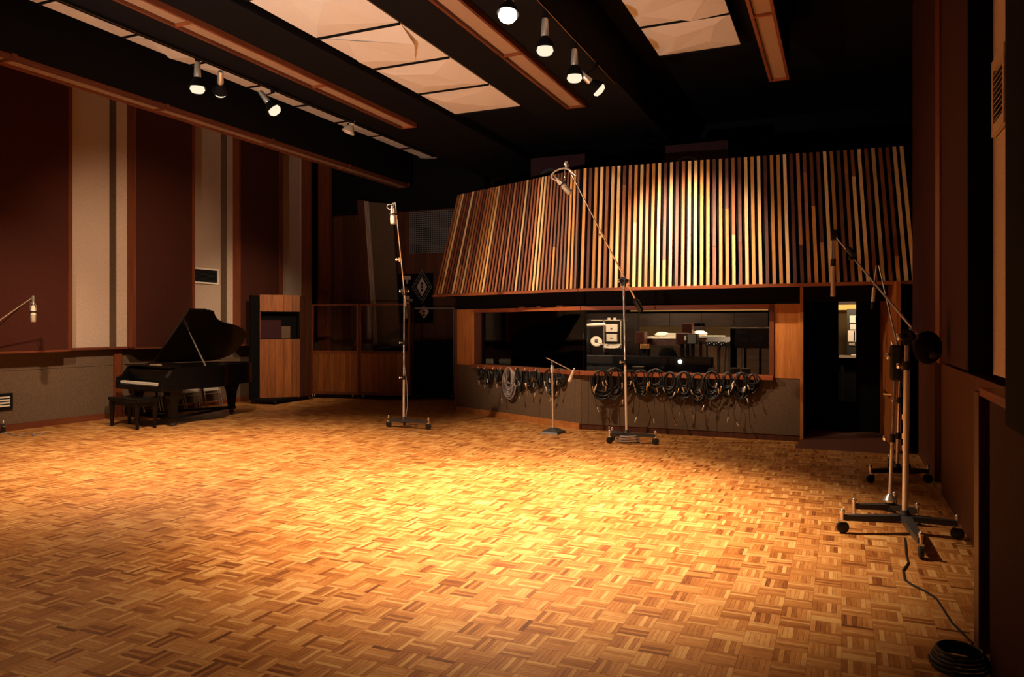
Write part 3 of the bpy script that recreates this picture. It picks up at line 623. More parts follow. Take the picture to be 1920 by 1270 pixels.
def glazed(u0, v0, u1, v1, lab, n):
    p0, p1 = PZ(u0, v0), PZ(u1, v1); t = thing('glazed_screen', lab, 'screen', (p0 + p1) / 2, 0, 'glazed isolation screens'); zt, zm = 2.22, 1.12
    planks(t, p0.lerp(p1, 0.03), p0.lerp(p1, 0.97), n, 0.16, zm - 0.06, 0.05)
    wallbar(t, 'middle_rail', 'redwood', p0, p1, 0.03, 0.97, zm - 0.06, zm, 0.01, -0.06); wallbar(t, 'bottom_rail', 'redwood', p0, p1, 0.03, 0.97, 0.09, 0.16, 0.01, -0.06)
    wallbar(t, 'top_rail', 'redwood', p0, p1, 0.0, 1.0, zt - 0.035, zt, 0.01, -0.06)
    for f in (0.0, 0.965): wallbar(t, 'stile', 'redwood', p0, p1, f, f + 0.035, 0.09, zt, 0.012, -0.06)
    wallbar(t, 'glass_pane', 'glass', p0, p1, 0.035, 0.965, zm, zt - 0.035, -0.022, -0.028)
    wallbar(t, 'base_board', 'black', p0, p1, 0.0, 1.0, 0.05, 0.09, 0.04, -0.3)
    for f in (0.09, 0.9): caster(t, p0.lerp(p1, f) + Vector((0, -.03, 0)), 0.03, h=0.07)
glazed(584, 746, 672, 748, 'wood-based screen with a glass upper half, next to the tall planked screen', 8)
glazed(674, 748, 769, 751, 'wood-based screen with a glass upper half, behind the tall thin boom stand', 8)
p0, p1 = PZ(773, 748), PZ(852, 748)
t = thing('black_screen', 'black cloth-covered screen in the dark corner left of the control room', 'screen', (p0 + p1) / 2)
wallbar(t, 'cloth_face', 'blackfab', p0, p1, 0, 1, 0.08, 1.3, 0, -0.08); wallbar(t, 'top_rail', 'panelling', p0, p1, 0, 1, 2.1, 2.14, 0, -0.08); wallbar(t, 'base_board', 'black', p0, p1, 0, 1, 0.05, 0.08, .04, -.2)
for f in (0.0, 0.97): wallbar(t, 'stile', 'panelling', p0, p1, f, f + 0.03, 0.08, 2.14, 0.005, -0.085)
wallbar(t, 'inner_cloth', 'blackfab', p0, p1, 0.03, 0.97, 1.3, 1.36, 0, -0.08)
for f in (0.15, 0.95): caster(t, p0.lerp(p1, f) + Vector((0, -.03, 0)), 0.03, h=0.07)
a = PY(722, 700, 15.75); t = thing('equipment_case', 'black low equipment case standing behind the second glazed screen', 'case', (a.x, 15.7, 0))
MB().box((a.x - 0.5, 15.55, 0.03), (a.x + 0.55, 15.88, 1.18)).build('body', 'black', t, bevel=0.02); MB().box((a.x - 0.52, 15.53, 1.18), (a.x + 0.57, 15.89, 1.24)).build('lid', 'rubber', t, bevel=0.01)
for sx in (-0.4, 0.45): MB().box((a.x + sx, 15.52, 0.75), (a.x + sx + .12, 15.55, 0.85)).build('latch', 'chrome', t)

# ---- wall vent and floor-level register on the left wall
c0, c1 = PX(364, 501, XW + .02), PX(410, 534, XW + .02)
t = thing('wall_vent', 'white framed air vent on the beige panel above the grand piano', 'vent', (XW, (c0.y + c1.y) / 2, c1.z))
y0, y1, z0, z1 = c0.y - 0.25, c1.y, c1.z, c0.z
for (a, b, c, d) in ((y0, y1, z0, z0 + .035), (y0, y1, z1 - .035, z1), (y1 - .035, y1, z0 + .035, z1 - .035), (y0, y0 + .035, z0 + .035, z1 - .035)): MB().box((XW, a, c), (XW + 0.03, b, d)).build('frame', 'white', t)
MB().box((XW, y0, z0), (XW + 0.006, y1, z1)).build('backing', 'black', t)
z = z0 + .05
while z < z1 - .05: MB().box((XW + .008, y0 + .035, z), (XW + .02, y1 - .035, z + .008)).build('louvre', 'iron', t); z += .028
c0, c1 = PX(-28, 741, XW + .02), PX(23, 767, XW + .02)
t = thing('wall_register', 'black wall register with four rows of pale slots low on left wall', 'vent', (XW, (c0.y + c1.y) / 2, c1.z))
MB().box((XW, c0.y, c1.z), (XW + .04, c1.y, c0.z)).build('housing', 'black', t, bevel=.005)
for r in range(4):
    for k in range(14):
        yy = c0.y + .04 + k * (c1.y - c0.y - .1) / 14; zz = c1.z + .05 + r * (c0.z - c1.z - .08) / 4
        MB().box((XW + .04, yy, zz), (XW + .05, yy + .028, zz + .026)).build('slot_vane', 'white', t)

# ---- grand piano (x: bass to treble, y: towards the tail)
prz = math.atan2(-0.27, 1.27)
P0 = Vector((-11.08, 9.36, 0))
pno = thing('grand_piano', 'black lacquered grand piano with raised lid beside the left wall', 'piano', P0, prz)
def pb(nm, mb, mat, **k): return xf(mb, pno).build(nm, mat, pno, **k)
def outline(y0, g=0.0):
    S = [(.75, y0), (.75, 1.10), (.72, 1.20), (.60, 1.29), (.49, 1.40), (.41, 1.54), (.36, 1.72), (.30, 1.92), (.19, 2.12), (.02, 2.26), (-.2, 2.31), (-.42, 2.30), (-.6, 2.21), (-.71, 2.06), (-.75, 1.86), (-.75, y0)]
    if not g: return S
    return [(x - g * (1 if x > 0.3 else -1 if x < -.3 else 0), y - (g if y > 1.9 else 0) + (g if y <= y0 else 0)) for x, y in S]
S, I = outline(.34), outline(.34, .05); n = len(S)
m = MB(); m.v = [Vector((x, y, z)) for z in (.62, 1.0) for x, y in S] + [Vector((x, y, z)) for z in (.62, 1.0) for x, y in I]
for i in range(n):
    j = (i + 1) % n; m.f += [(i, j, n + j, n + i), (2 * n + i, 2 * n + j, 3 * n + j, 3 * n + i), (n + i, n + j, 3 * n + j, 3 * n + i), (i, j, 2 * n + j, 2 * n + i)]
pb('rim', m, 'lacquer', smooth=True)
pb('soundboard', MB().prism([(x, y, .66) for x, y in I], (0, 0, .03)), 'black'); pb('string_plate', MB().prism([(x, y, .86) for x, y in I], (0, 0, .02)), 'brass')
pb('key_bed', MB().box((-.75, 0, .60), (.75, .36, .69)), 'lacquer', bevel=.01)
for s in (-1, 1): pb('key_arm', MB().prism([(s * .75, 0.0, .69), (s * .75, .36, .69), (s * .75, .36, 1.0), (s * .75, .22, .98), (s * .75, .12, .84), (s * .75, 0.02, .80)], (-s * .10, 0, 0)), 'lacquer')
m = MB()
for k in range(52): xk = -.625 + k * .02404; m.box((xk + .0006, .03, .70), (xk + .0234, .19, .742))
pb('white_keys', m, 'ivory')
m = MB()
for k in range(52):
    if k % 7 in (0, 1, 3, 4, 5) and k < 51: xk = -.625 + (k + 1) * .02404; m.box((xk - .006, .085, .742), (xk + .006, .19, .753))
pb('black_keys', m, 'lacquer')
pb('fallboard', MB().box((-.65, .19, .70), (.65, .23, .95)), 'lacquer', bevel=.01); pb('front_lid', MB().box((-.75, .18, 1.0), (.75, .36, 1.02)), 'lacquer', bevel=.006)
pb('music_desk', MB().hexa([(-.5, .40, 1.02), (.5, .40, 1.02), (.5, .42, 1.02), (-.5, .42, 1.02), (-.45, .50, 1.06), (.45, .50, 1.06), (.45, .52, 1.06), (-.45, .52, 1.06)]), 'lacquer')
th = math.radians(39.5); hx, hz = -.75, 1.015; Rl = Matrix.Translation((hx, 0, hz)) @ Matrix.Rotation(-th, 4, 'Y') @ Matrix.Translation((-hx, 0, -hz))
m = MB().prism([(x + (.02 if x > 0 else 0), y, hz) for x, y in outline(.70)], (0, 0, .022)); m.v = [Rl @ v for v in m.v]; lid = pb('lid', m, 'lacquer')
m = MB().box((-.75, .71, hz + .026), (.77, 1.05, hz + .046)); m.v = [Rl @ v for v in m.v]; xf(m, pno); m.build('folded_flap', 'lacquer', lid)
pb('prop_stick', MB().tube((.71, .84, 1.0), Rl @ Vector((.17, .98, hz)), .013, .011), 'chrome')
for (lx, ly) in ((-.58, .30), (.58, .30), (-.22, 1.98)):
    m = MB(); prof = [(.62, .11), (.52, .095), (.46, .075), (.16, .05), (.13, .062), (.09, .05)]
    for (za, ra), (zb, rb) in zip(prof[:-1], prof[1:]): m.hexa([(lx - rb, ly - rb, zb), (lx + rb, ly - rb, zb), (lx + rb, ly + rb, zb), (lx - rb, ly + rb, zb), (lx - ra, ly - ra, za), (lx + ra, ly - ra, za), (lx + ra, ly + ra, za), (lx - ra, ly + ra, za)])
    lg = pb('leg', m, 'lacquer'); xf(c := MB().tube((lx - .02, ly, .045), (lx + .02, ly, .045), .045, .045, 14), pno).build('caster', 'iron', lg)
for p, q in (((-.58, .30), (-.22, 1.98)), ((.58, .30), (-.22, 1.98)), ((-.58, .30), (.58, .30))): pb('dolly_bar', MB().bar((p[0], p[1], .13), (q[0], q[1], .13), .07, .035, (0, 0, 1) if False else None), 'black')
for s in (-.13, .13): pb('lyre_post', MB().tube((s, .42, .15), (s, .42, .62), .018, .022), 'lacquer')
pb('pedal_box', MB().box((-.20, .36, .08), (.20, .48, .17)), 'lacquer', bevel=.01)
for s in (-.08, 0, .08): pb('pedal', MB().box((s - .018, .20, .085), (s + .018, .37, .10)), 'brass')
# bench
bc = (PZ(204, 799) + PZ(246, 806)) / 2; bch = thing('piano_bench', 'black four-legged bench in front of the grand piano keyboard', 'bench', (bc.x + .08, bc.y - .02, 0), prz)
def bb(nm, mb, mat, **k): return xf(mb, bch).build(nm, mat, bch, **k)
bb('seat', MB().box((-.48, -.0, .44), (.48, .38, .50)), 'lacquer', bevel=.012); bb('apron', MB().box((-.43, .03, .37), (.43, .35, .44)), 'lacquer')
for sx in (-.41, .41):
    for sy in (.04, .34): bb('leg', MB().lathe((sx, sy, 0), (0, 0, 1), [(0, .028), (.05, .03), (.30, .045), (.37, .05), (.44, .05)], 4), 'lacquer')
# pale block on the piano, made to imitate a dim glint
pd = WORLD[pno.name] @ Vector((.1, .27, 1.02)); tag(MB().box((pd.x - .09, pd.y - .05, 1.021), (pd.x + .09, pd.y + .05, 1.04)).build('glint_block', 'beigemetal'), 'small pale block imitating a glint on top of the piano above the keys', 'highlight')

# ---- folding chairs leaning against the wall behind the piano
def chair(loc, rz, lab, tilt):
    t = thing('folding_chair', lab, 'chair', loc, rz, 'folded chairs behind the piano')
    Rt = Matrix.Rotation(math.radians(tilt), 4, 'X')
    def cb(nm, mb, mat): mb.v = [Rt @ v for v in mb.v]; return xf(mb, t).build(nm, mat, t, True)
    cb('front_frame', MB().path([(-.21, 0, 0.02), (-.21, 0, .78), (-.18, 0, .84), (.18, 0, .84), (.21, 0, .78), (.21, 0, .02)], .012, 8), 'chrome')
    cb('rear_frame', MB().path([(-.18, .035, 0.02), (-.18, .035, .56), (.18, .035, .56), (.18, .035, .02)], .011, 8), 'chrome')
    for z in (.14, .30): cb('stretcher', MB().tube((-.21, .0, z), (.21, 0, z), .008), 'chrome')
    cb('seat', MB().box((-.19, .012, .36), (.19, .028, .74)), 'steel'); cb('backrest', MB().box((-.19, -.015, .70), (.19, .004, .82)), 'steel')
for (u, v, lab) in ((403, 771, 'chrome folding chair leaning on the wall behind the piano tail, its rungs in full view'), (366, 773, 'chrome folding chair behind the piano, second from the tail leg'),
                    (338, 776, 'chrome folding chair behind the piano, glimpsed past the front leg'), (290, 779, 'chrome folding chair behind the piano, glimpsed above the bench')):
    p = PX(u, 700, -12.05); chair((p.x, p.y, 0.0), math.radians(90 + random.uniform(-4, 14)), lab, -13)

# ---- microphone stands
def boom_stand(name, lab, hub, arms, pole, collars, tip, tail, cw=True, thick=.019, wheel='rubber', clampmat='rubber', caster_r=.05, lean=(0, 0)):
    hub = Vector((hub[0], hub[1], 0)); pole = Vector(pole); tip = Vector(tip); tail = Vector(tail)
    t = thing(name, lab, 'microphone stand', hub)
    MB().lathe(hub + Vector((0, 0, .09)), (0, 0, 1), [(0, .05), (.03, .055), (.06, .04), (.10, .03)], 14).build('hub', 'iron', t, True)
    for (ang, ln) in arms:
        d = Vector((math.cos(ang), math.sin(ang), 0)); e = hub + d * ln; s = Vector((-d.y, d.x, 0))
        ar = MB().hexa([q + Vector((0, 0, z)) for z in (.105, .15) for q in (hub - s * .045, e - s * .022, e + s * .022, hub + s * .045)]).build('arm', 'iron', t)
        caster(t, e, caster_r, d=s, h=.175, wheel=wheel)
    base = hub + Vector((0, 0, .13)); up = pole - base
    c0 = 0.0
    fr_ = [0] + [c for c in collars] + [1]
    for i, (a, b) in enumerate(zip(fr_[:-1], fr_[1:])): MB().tube(base + up * a, base + up * b, thick * (1 - .16 * i), thick * (1 - .16 * i), 14).build('pole', 'steel' if i == 0 else 'chrome', t, True)
    sd = ray(960, HOR).cross(Vector((0, 0, 1))).normalized()
    for c in collars:
        q = base + up * c; k = MB().tube(q - up.normalized() * .035, q + up.normalized() * .035, thick * 1.5, thick * 1.4, 12).build('collar', clampmat, t, True)
        MB().tube(q, q - sd * .07, .007).lathe(q - sd * .055, -sd, [(0, .012), (.006, .024), (.022, .024), (.028, .012)], 10).build('knob', 'chrome', k, True)
    cl = MB().box(pole - Vector((.032, .032, .07)), pole + Vector((.032, .032, .06))).tube(pole - sd * .05, pole + sd * .05, .035, .035, 14).build('boom_clamp', clampmat, t, True)
    MB().lathe(pole + sd * .05, sd, [(0, .01), (.01, .026), (.03, .024), (.036, .01)], 12).lathe(pole - sd * .05, -sd, [(0, .012), (.012, .03), (.03, .03), (.036, .012)], 12).build('knob', 'chrome', cl, True)
    ax = (tip - tail).normalized(); MB().tube(tail, tip, .012, .0085, 10).build('boom', 'chrome', t, True)
    if cw: MB().lathe(tail - ax * .10, ax, [(0, .03), (.01, .045), (.17, .045), (.19, .03), (.22, .016)], 14).build('counterweight', 'rubber', t, True)
    return t, sd, ax
def mic(name, lab, top, d, ln, r, body='steel', head='nickel', yoke=True, flat=False):
    top = Vector(top); d = Vector(d).normalized(); t = thing(name, lab, 'microphone', top)
    MB().lathe(top, d, [(0, r * .55), (ln * .1, r * .8), (ln * .52, r), (ln * .56, r)], 16).build('body', body, t, True)
    MB().lathe(top + d * ln * .57, d, [(0, r * 1.02), (ln * .06, r * 1.08), (ln * .30, r * 1.08), (ln * .38, r * .95), (ln * .42, r * .5)], 16).build('grille', head, t, True)
    MB().lathe(top - d * ln * .16, d, [(0, r * .3), (ln * .02, r * .4), (ln * .16, r * .42)], 12).build('connector', 'chrome', t, True)
    if yoke:
        a, b, _ = basis(d); c = top + d * ln * .35
        MB().lathe(c - d * .006, d, [(0, r * 1.35), (.02, r * 1.35), (.02, r * 1.15), (0, r * 1.15)], 18, False).build('shock_ring', 'rubber', t, True)
        MB().path([c + a * r * 1.25, c + a * r * 1.35 - d * ln * .3, top - d * ln * .33], .005).path([c - a * r * 1.25, c - a * r * 1.35 - d * ln * .3, top - d * ln * .33], .005).build('yoke', 'chrome', t, True)
    return t
AZ = lambda deg: math.radians(deg)
# stand with the long raised boom, in front of the control room window
d2 = 10.98; hb = PZ(1175, 831)
st, sd, ax = boom_stand('boom_stand', 'tall studio boom stand on casters in front of the control room window, boom raised high', hb, [(AZ(2), .42), (AZ(150), .30), (AZ(215), .26)],
    PD(1169, 527, d2), [.47], PD(1066, 316, d2 - .3), PD(1197, 573, d2 + .05))
k = PD(1129, 441, d2 - .12); MB().tube(k - ax * .03, k + ax * .03, .02).lathe(k, -sd, [(0, .01), (.03, .01), (.035, .025), (.055, .025)], 10).build('boom_collar', 'chrome', st, True)
tp = PD(1062, 308, d2 - .3); MB().lathe(tp - Vector((0, 0, .05)), (0, 0, 1), [(0, .02), (.03, .03), (.06, .035), (.09, .02)], 12).tube(PD(1067, 318, d2 - .3), PD(1080, 330, d2 - .3), .016).build('tip_joint', 'chrome', st, True)
MB().tube(PD(1059, 318, d2 - .3), PD(1057, 345, d2 - .3), .008).lathe(PD(1059, 326, d2 - .3), DN, [(0, .01), (.02, .018), (.05, .018), (.06, .01)], 10).build('drop_stem', 'chrome', st, True)
mdir = PD(1069, 361, d2 - .3) - PD(1043, 333, d2 - .3)
mc = mic('studio_microphone', 'pale large studio microphone hanging tilted from the high boom, against the slatted canopy', PD(1045, 336, d2 - .3), mdir, mdir.length * .98, .042, 'cream', 'nickel')
xp = [PD(u, v, d2 - .3) for u, v in ((1046, 339), (1039, 337), (1033.5, 333), (1034, 328), (1041, 321), (1050, 317), (1058, 315.5), (1066, 318), (1072, 326))]
tag(MB().path(xp, .011, 8).build('microphone_cable', 'cream', smooth=True), 'thick pale cable looping from the tilted microphone to the high boom tip', 'cable')
tag(MB().path([hb + Vector((0.02 + .20 * math.cos(a * .7) * (1 - a * .01), -.02 + .10 * math.sin(a * .7), .012 + .004 * a)) for a in range(28)], .008, 6).build('cable_coil', 'graycable', smooth=True), 'small grey cable coil lying under the base of the stand before the window', 'cable')
# tall stand at the left of the control room
d1 = PZ(757, 803); dd = -SN * d1.x + CS * d1.y
st, sd, ax = boom_stand('boom_stand', 'tall chrome boom stand on casters left of the control room, boom almost upright', d1, [(AZ(0), .47), (AZ(178), .30), (AZ(120), .32)],
    PD(758, 546, dd), [.33, .60], PD(741, 380, dd - .6), PD(762, 586, dd + .1))
k = PD(749, 487, dd - .35); MB().tube(k - ax * .03, k + ax * .03, .02).lathe(k, -sd, [(0, .01), (.03, .01), (.035, .028), (.06, .028)], 10).build('boom_collar', 'chrome', st, True)
mic('studio_microphone', 'large chrome microphone hanging head down from the almost upright boom', PD(736.5, 391, dd - .62), PD(737.5, 417, dd - .62) - PD(736.5, 391, dd - .62), .26, .045, 'steel', 'nickel')
tag(MB().path([PD(u, v, dd - .62) for u, v in ((735, 394), (730, 393), (725.5, 389), (726, 385), (731, 383), (737, 384), (740, 380))], .006, 6).build('microphone_cable', 'graycable', smooth=True), 'thin looped cable at the head of the almost upright boom', 'cable')
tag(MB().path([PD(758.5, 680, dd) - Vector((0, .02, 0)), PD(763, 720, dd), PD(764, 760, dd), PD(760, 790, dd), PD(770, 797, dd), PD(785, 796, dd), PD(779, 799, dd)], .006, 6).build('microphone_cable', 'graycable', smooth=True), 'thin grey cable running down the tall stand left of the control room', 'cable')
# small stand with a square base
hb = PZ(1037, 812); dd = -SN * hb.x + CS * hb.y
t = thing('short_stand', 'short microphone stand with a square pyramid base under the angled window', 'microphone stand', hb)
a = math.radians(38); q = [Vector((math.cos(a + k * math.pi / 2), math.sin(a + k * math.pi / 2), 0)) for k in range(4)]
MB().hexa([hb + p * .23 for p in q] + [hb + p * .20 + Vector((0, 0, .03)) for p in q]).hexa([hb + p * .20 + Vector((0, 0, .03)) for p in q] + [hb + p * .05 + Vector((0, 0, .085)) for p in q]).build('base', 'iron', t)
pt = PD(1035.5, 697, dd); MB().tube(hb + Vector((0, 0, .08)), pt, .015, .013).build('pole', 'steel', t, True); MB().lathe(pt - Vector((0, 0, .02)), (0, 0, 1), [(0, .022), (.08, .03), (.12, .018), (.17, .018)], 12).build('neck', 'cream', t, True)
MB().tube(PD(1024, 671, dd), PD(1074, 696, dd), .009).build('cross_bar', 'chrome', t, True); MB().ball(PD(1036, 682, dd), .03).build('clamp', 'rubber', t, True)
mic('stick_microphone', 'slim pale microphone hanging slanted at the end of the short stand', PD(1076, 694, dd - .02), PD(1067.5, 716, dd - .02) - PD(1076, 694, dd - .02), .21, .026, 'cream', 'white', False)

# stand at the right wall
h3 = PZ(1697, 1000); d3 = -SN * h3.x + CS * h3.y
aim = lambda u, v, h: (math.atan2((PZ(u, v) - h).y, (PZ(u, v) - h).x), (PZ(u, v) - h).length)
st, sd, ax = boom_stand('boom_stand', 'large boom stand on black casters nearest the right wall, silver pole and long boom', h3, [aim(1580, 1000, h3), aim(1727, 1048, h3), aim(1795, 1012, h3)],
    PD(1701, 632, d3), [.84], PD(1564, 441, d3 + 1.0), PD(1741, 652, d3 + .0), thick=.024)
k = PD(1596, 473, d3 + .75); MB().tube(k - ax * .05, k + ax * .05, .026).lathe(k - Vector((0, 0, .03)), DN, [(0, .02), (.02, .03), (.04, .03)], 10).build('boom_collar', 'rubber', st, True)
MB().box(PD(1564, 441, d3 + 1.0) - Vector((.03, .03, .05)), PD(1564, 441, d3 + 1.0) + Vector((.03, .03, .05))).build('tip_joint', 'rubber', st, bevel=.008)
MB().lathe(PD(1714, 625, d3 - .02), ax, [(0, .018), (.05, .02)], 10).build('boom_ferrule', 'chrome', st, True)
MB().ball(PD(1739, 652, d3 + .03), .11, 16, 10, 1.25).build('weight_cover', 'blackfab', st, True)
m3 = PD(1562.5, 452, d3 + 1.0); t = thing('tube_microphone', 'long slim chrome microphone hanging upright from the boom near the doorway', 'microphone', m3)
for (va, vb, r, mat) in ((452, 486, .018, 'chrome'), (486, 500, .024, 'rubber'), (500, 545, .021, 'steel'), (545, 556, .024, 'nickel')): MB().tube(PD(1562.5, va, d3 + 1.0), PD(1562, vb, d3 + 1.0), r, r, 14).build({'chrome': 'suspension_stem', 'rubber': 'swivel', 'steel': 'body', 'nickel': 'grille'}[mat], mat, t, True)
# second stand right behind it: its boom hangs a slim microphone
h4 = PZ(1668, 978); d4 = -SN * h4.x + CS * h4.y
st, sd, ax = boom_stand('boom_stand', 'thin chrome stand with a dark base just behind the large right-hand boom stand', h4, [(AZ(200), .30), (AZ(-20), .22), (AZ(80), .34)],
    PD(1680, 668, d4 + .1), [.45], PD(1672, 640, d4 + .1), PD(1684, 690, d4 + .1), cw=False, thick=.015, caster_r=.03)
MB().box(PD(1680, 668, d4 + .1) - Vector((.05, .05, .22)), PD(1680, 668, d4 + .1) + Vector((.04, .05, .10))).build('head_block', 'rubber', st, bevel=.02)
MB().lathe(h4 + Vector((0, 0, .17)), (0, 0, 1), [(0, .05), (.02, .055), (.05, .035), (.07, .02)], 14).build('pole_collar', 'chrome', st, True)
h5 = PZ(1682, 902); d5 = -SN * h5.x + CS * h5.y
st, sd, ax = boom_stand('boom_stand', 'dark stand farthest back by the doorway, thin boom holding a slim microphone', h5, [aim(1632, 906, h5), aim(1740, 906, h5), aim(1668, 884, h5)],
    PD(1688, 672, d5), [.3, .62], PD(1648, 498, d5 + .5), PD(1697, 712, d5), thick=.017, clampmat='rubber')
m5 = PD(1643, 500, d5 + .5); t = thing('tube_microphone', 'slim dark chrome microphone hanging slightly slanted left of the door leaf', 'microphone', m5)
for (ua, va, ub, vb, r, mat, nm) in ((1643.5, 498, 1639, 540, .008, 'chrome', 'suspension_stem'), (1639, 540, 1637, 566, .020, 'steel', 'body'), (1637, 566, 1635.5, 580, .021, 'rubber', 'grille')): MB().tube(PD(ua, va, d5 + .5), PD(ub, vb, d5 + .5), r, r, 12).build(nm, mat, t, True)
# another slim stand in the same cluster
h6 = PZ(1702, 886); d6 = -SN * h6.x + CS * h6.y
t = thing('straight_stand', 'slim upright chrome stand in the cluster beside the open door leaf', 'microphone stand', h6)
MB().lathe(h6, (0, 0, 1), [(0, .11), (.02, .11), (.045, .04), (.10, .03)], 20).build('round_base', 'iron', t, True)
MB().tube(h6 + Vector((0, 0, .08)), PD(1694, 782, d6), .014).build('pole', 'chrome', t, True); MB().tube(PD(1694, 782, d6), PD(1696, 690, d6), .009).build('inner_pole', 'chrome', t, True)
for v in (782, 818, 840): MB().tube(PD(1694, v, d6) - Vector((0, 0, .03)), PD(1694, v, d6) + Vector((0, 0, .03)), .021).build('collar', 'chrome', t, True)
MB().box(PD(1696, 690, d6) - Vector((.04, .04, .02)), PD(1696, 690, d6) + Vector((.04, .04, .14))).build('clip', 'rubber', t, bevel=.01)
# cable from the right-hand stand and the coil it ends in
gp = [PZ(u, v, .008) for u, v in ((1697, 1010), (1699, 1040), (1703, 1056), (1693, 1070), (1697, 1088), (1712, 1098), (1735, 1109), (1756, 1123), (1770, 1145), (1785, 1168), (1803, 1186), (1824, 1207))]
tag(MB().path(gp, .007, 6).build('microphone_cable', 'rubber', smooth=True), 'black cable snaking from the right-hand stand across the parquet to the wall', 'cable')
c = PZ(1800, 1252, 0)
tag(MB().path([c + Vector((.14 * math.cos(a * .42) * (1 - .004 * a), .16 * math.sin(a * .42) * (1 - .004 * a), .012 + .0011 * a)) for a in range(76)], .0085, 6).build('cable_coil', 'rubber', smooth=True), 'black cable coil on the floor at the foot of the right wall', 'cable')
# stand at the left frame edge
h7 = Vector((-11.85, 7.05, 0)); d7 = -SN * h7.x + CS * h7.y
st, sd, ax = boom_stand('boom_stand', 'boom stand at the left frame edge, its chrome boom reaching in from outside', h7, [aim(6, 812, h7), (AZ(190), .3), (AZ(-80), .35)],
    PD(-72, 642, d7), [.5], PD(62, 557, d7 + .2), PD(-130, 690, d7 - .1))
MB().lathe(PD(62, 557, d7 + .2), DN, [(-.02, .02), (.03, .024), (.08, .012), (.13, .008)], 10).build('tip_joint', 'chrome', st, True)
mic('studio_microphone', 'pale studio microphone hanging head down before the brown panel at left', PD(62.5, 573, d7 + .2), DN, .26, .037, 'white', 'nickel')
tag(MB().path([PD(u, v, d7 + .2) for u, v in ((0, 610), (22, 590), (44, 571), (55, 562), (57, 570), (61, 574))], .006, 6).build('microphone_cable', 'rubber', smooth=True), 'thin black cable along the boom at the left frame edge', 'cable')
lp = [PZ(u, v, .008) for u, v in ((2, 813), (14, 812), (26, 816), (34, 817), (44, 814), (58, 813), (66, 816), (60, 818), (70, 813), (82, 812), (76, 815))]
tag(MB().path(lp, .008, 6).build('microphone_cable', 'graycable', smooth=True), 'pale loose cable lying on the floor by the left baseboard', 'cable')

# ---- cable coils hanging on pegs under the window sill
rc = random.Random(5)
def coil(c, ax, nrm, w, h, lab, mat='rubber', loops=9, conn=3, r=.0105, group='coiled cables under the sill', drop=0.25):
    c = Vector(c); top = c + Vector((0, 0, h / 2)); t = thing('cable_coil', lab, 'cable', c - Vector((0, 0, h / 2)), 0, group)
    m = MB()
    for k in range(int(loops * 1.5)):
        f = rc.uniform(.35, 1.03); hh = h * rc.uniform(.5, 1.04); ww = w * f; sh = rc.uniform(-.06, .06) * w; n0 = rc.uniform(.012, .075); tw = rc.uniform(-.03, .03)
        m.path([top + ax * (ww / 2 * math.sin(a) + sh * (1 - math.cos(a)) / 2) + Vector((0, 0, -hh / 2 * (1 - math.cos(a)))) + nrm * (n0 + tw * math.sin(a * .5)) for a in [2 * math.pi * i / 20 for i in range(20)]], r, 5, True)
    m.build('loops', mat, t, True)
    MB().tube(top - nrm * .03 + Vector((0, 0, -.012)), top + nrm * .11 + Vector((0, 0, .012)), .006, .005, 8).build('peg', 'chrome', t, True)
    for k in range(conn):
        f = rc.uniform(-.42, .42); z = rc.uniform(-.75, -.3) * h if k else -h * (1 + drop * rc.random()); q = top + ax * (w * f) + nrm * rc.uniform(.09, .11) + Vector((0, 0, z)); dr = (Vector((0, 0, -1)) + ax * rc.uniform(-.5, .5)).normalized()
        cc = MB().lathe(q, dr, [(0, .007), (.012, .0115), (.072, .0115), (.078, .008)], 9).build('connector', rc.choice(('alu', 'alu', 'brass')), t, True)
        MB().path([q, q - dr * .06, q - dr * .12 + Vector((0, 0, .05)), Vector(((q.x + top.x) / 2, (q.y + top.y) / 2, (q.z + top.z) / 2)), top + nrm * .03], .0045, 5).build('lead', mat, t, True)
    return t
ORD = ['first', 'second', 'third', 'fourth', 'fifth', 'sixth', 'seventh', 'eighth', 'ninth', 'tenth', 'eleventh', 'twelfth', 'thirteenth', 'fourteenth']
tdirn = -LD; nA = -LN; nF = Vector((0, -1, 0))
def zA(u, v): p = PP(u, v, K - LN * .02, LN); return p
for i, (u, v, wpx, hpx, mat, lp, cn) in enumerate(((905, 703, 14, 18, 'rubber', 5, 1), (919, 707, 18, 26, 'rubber', 7, 2), (937, 703, 16, 24, 'rubber', 6, 1), (959, 718, 34, 58, 'graycable', 13, 2), (978, 712, 20, 44, 'rubber', 8, 3),
                                            (996, 711, 20, 36, 'rubber', 7, 4), (1012, 713, 20, 38, 'rubber', 7, 3), (1036, 716, 30, 46, 'rubber', 10, 5), (1054, 709, 20, 34, 'rubber', 7, 2))):
    p = zA(u, v); ppm = FPX / (-SN * p.x + CS * p.y)
    lab = 'large grey cable coil hanging under the angled window among the black ones' if mat == 'graycable' else 'small black cable coil, %s from the wooden end panel under the angled window' % ORD[i if i < 3 else i - 1]
    coil(p, tdirn, nA, wpx / ppm * 1.12, hpx / ppm, lab, mat, lp, cn)
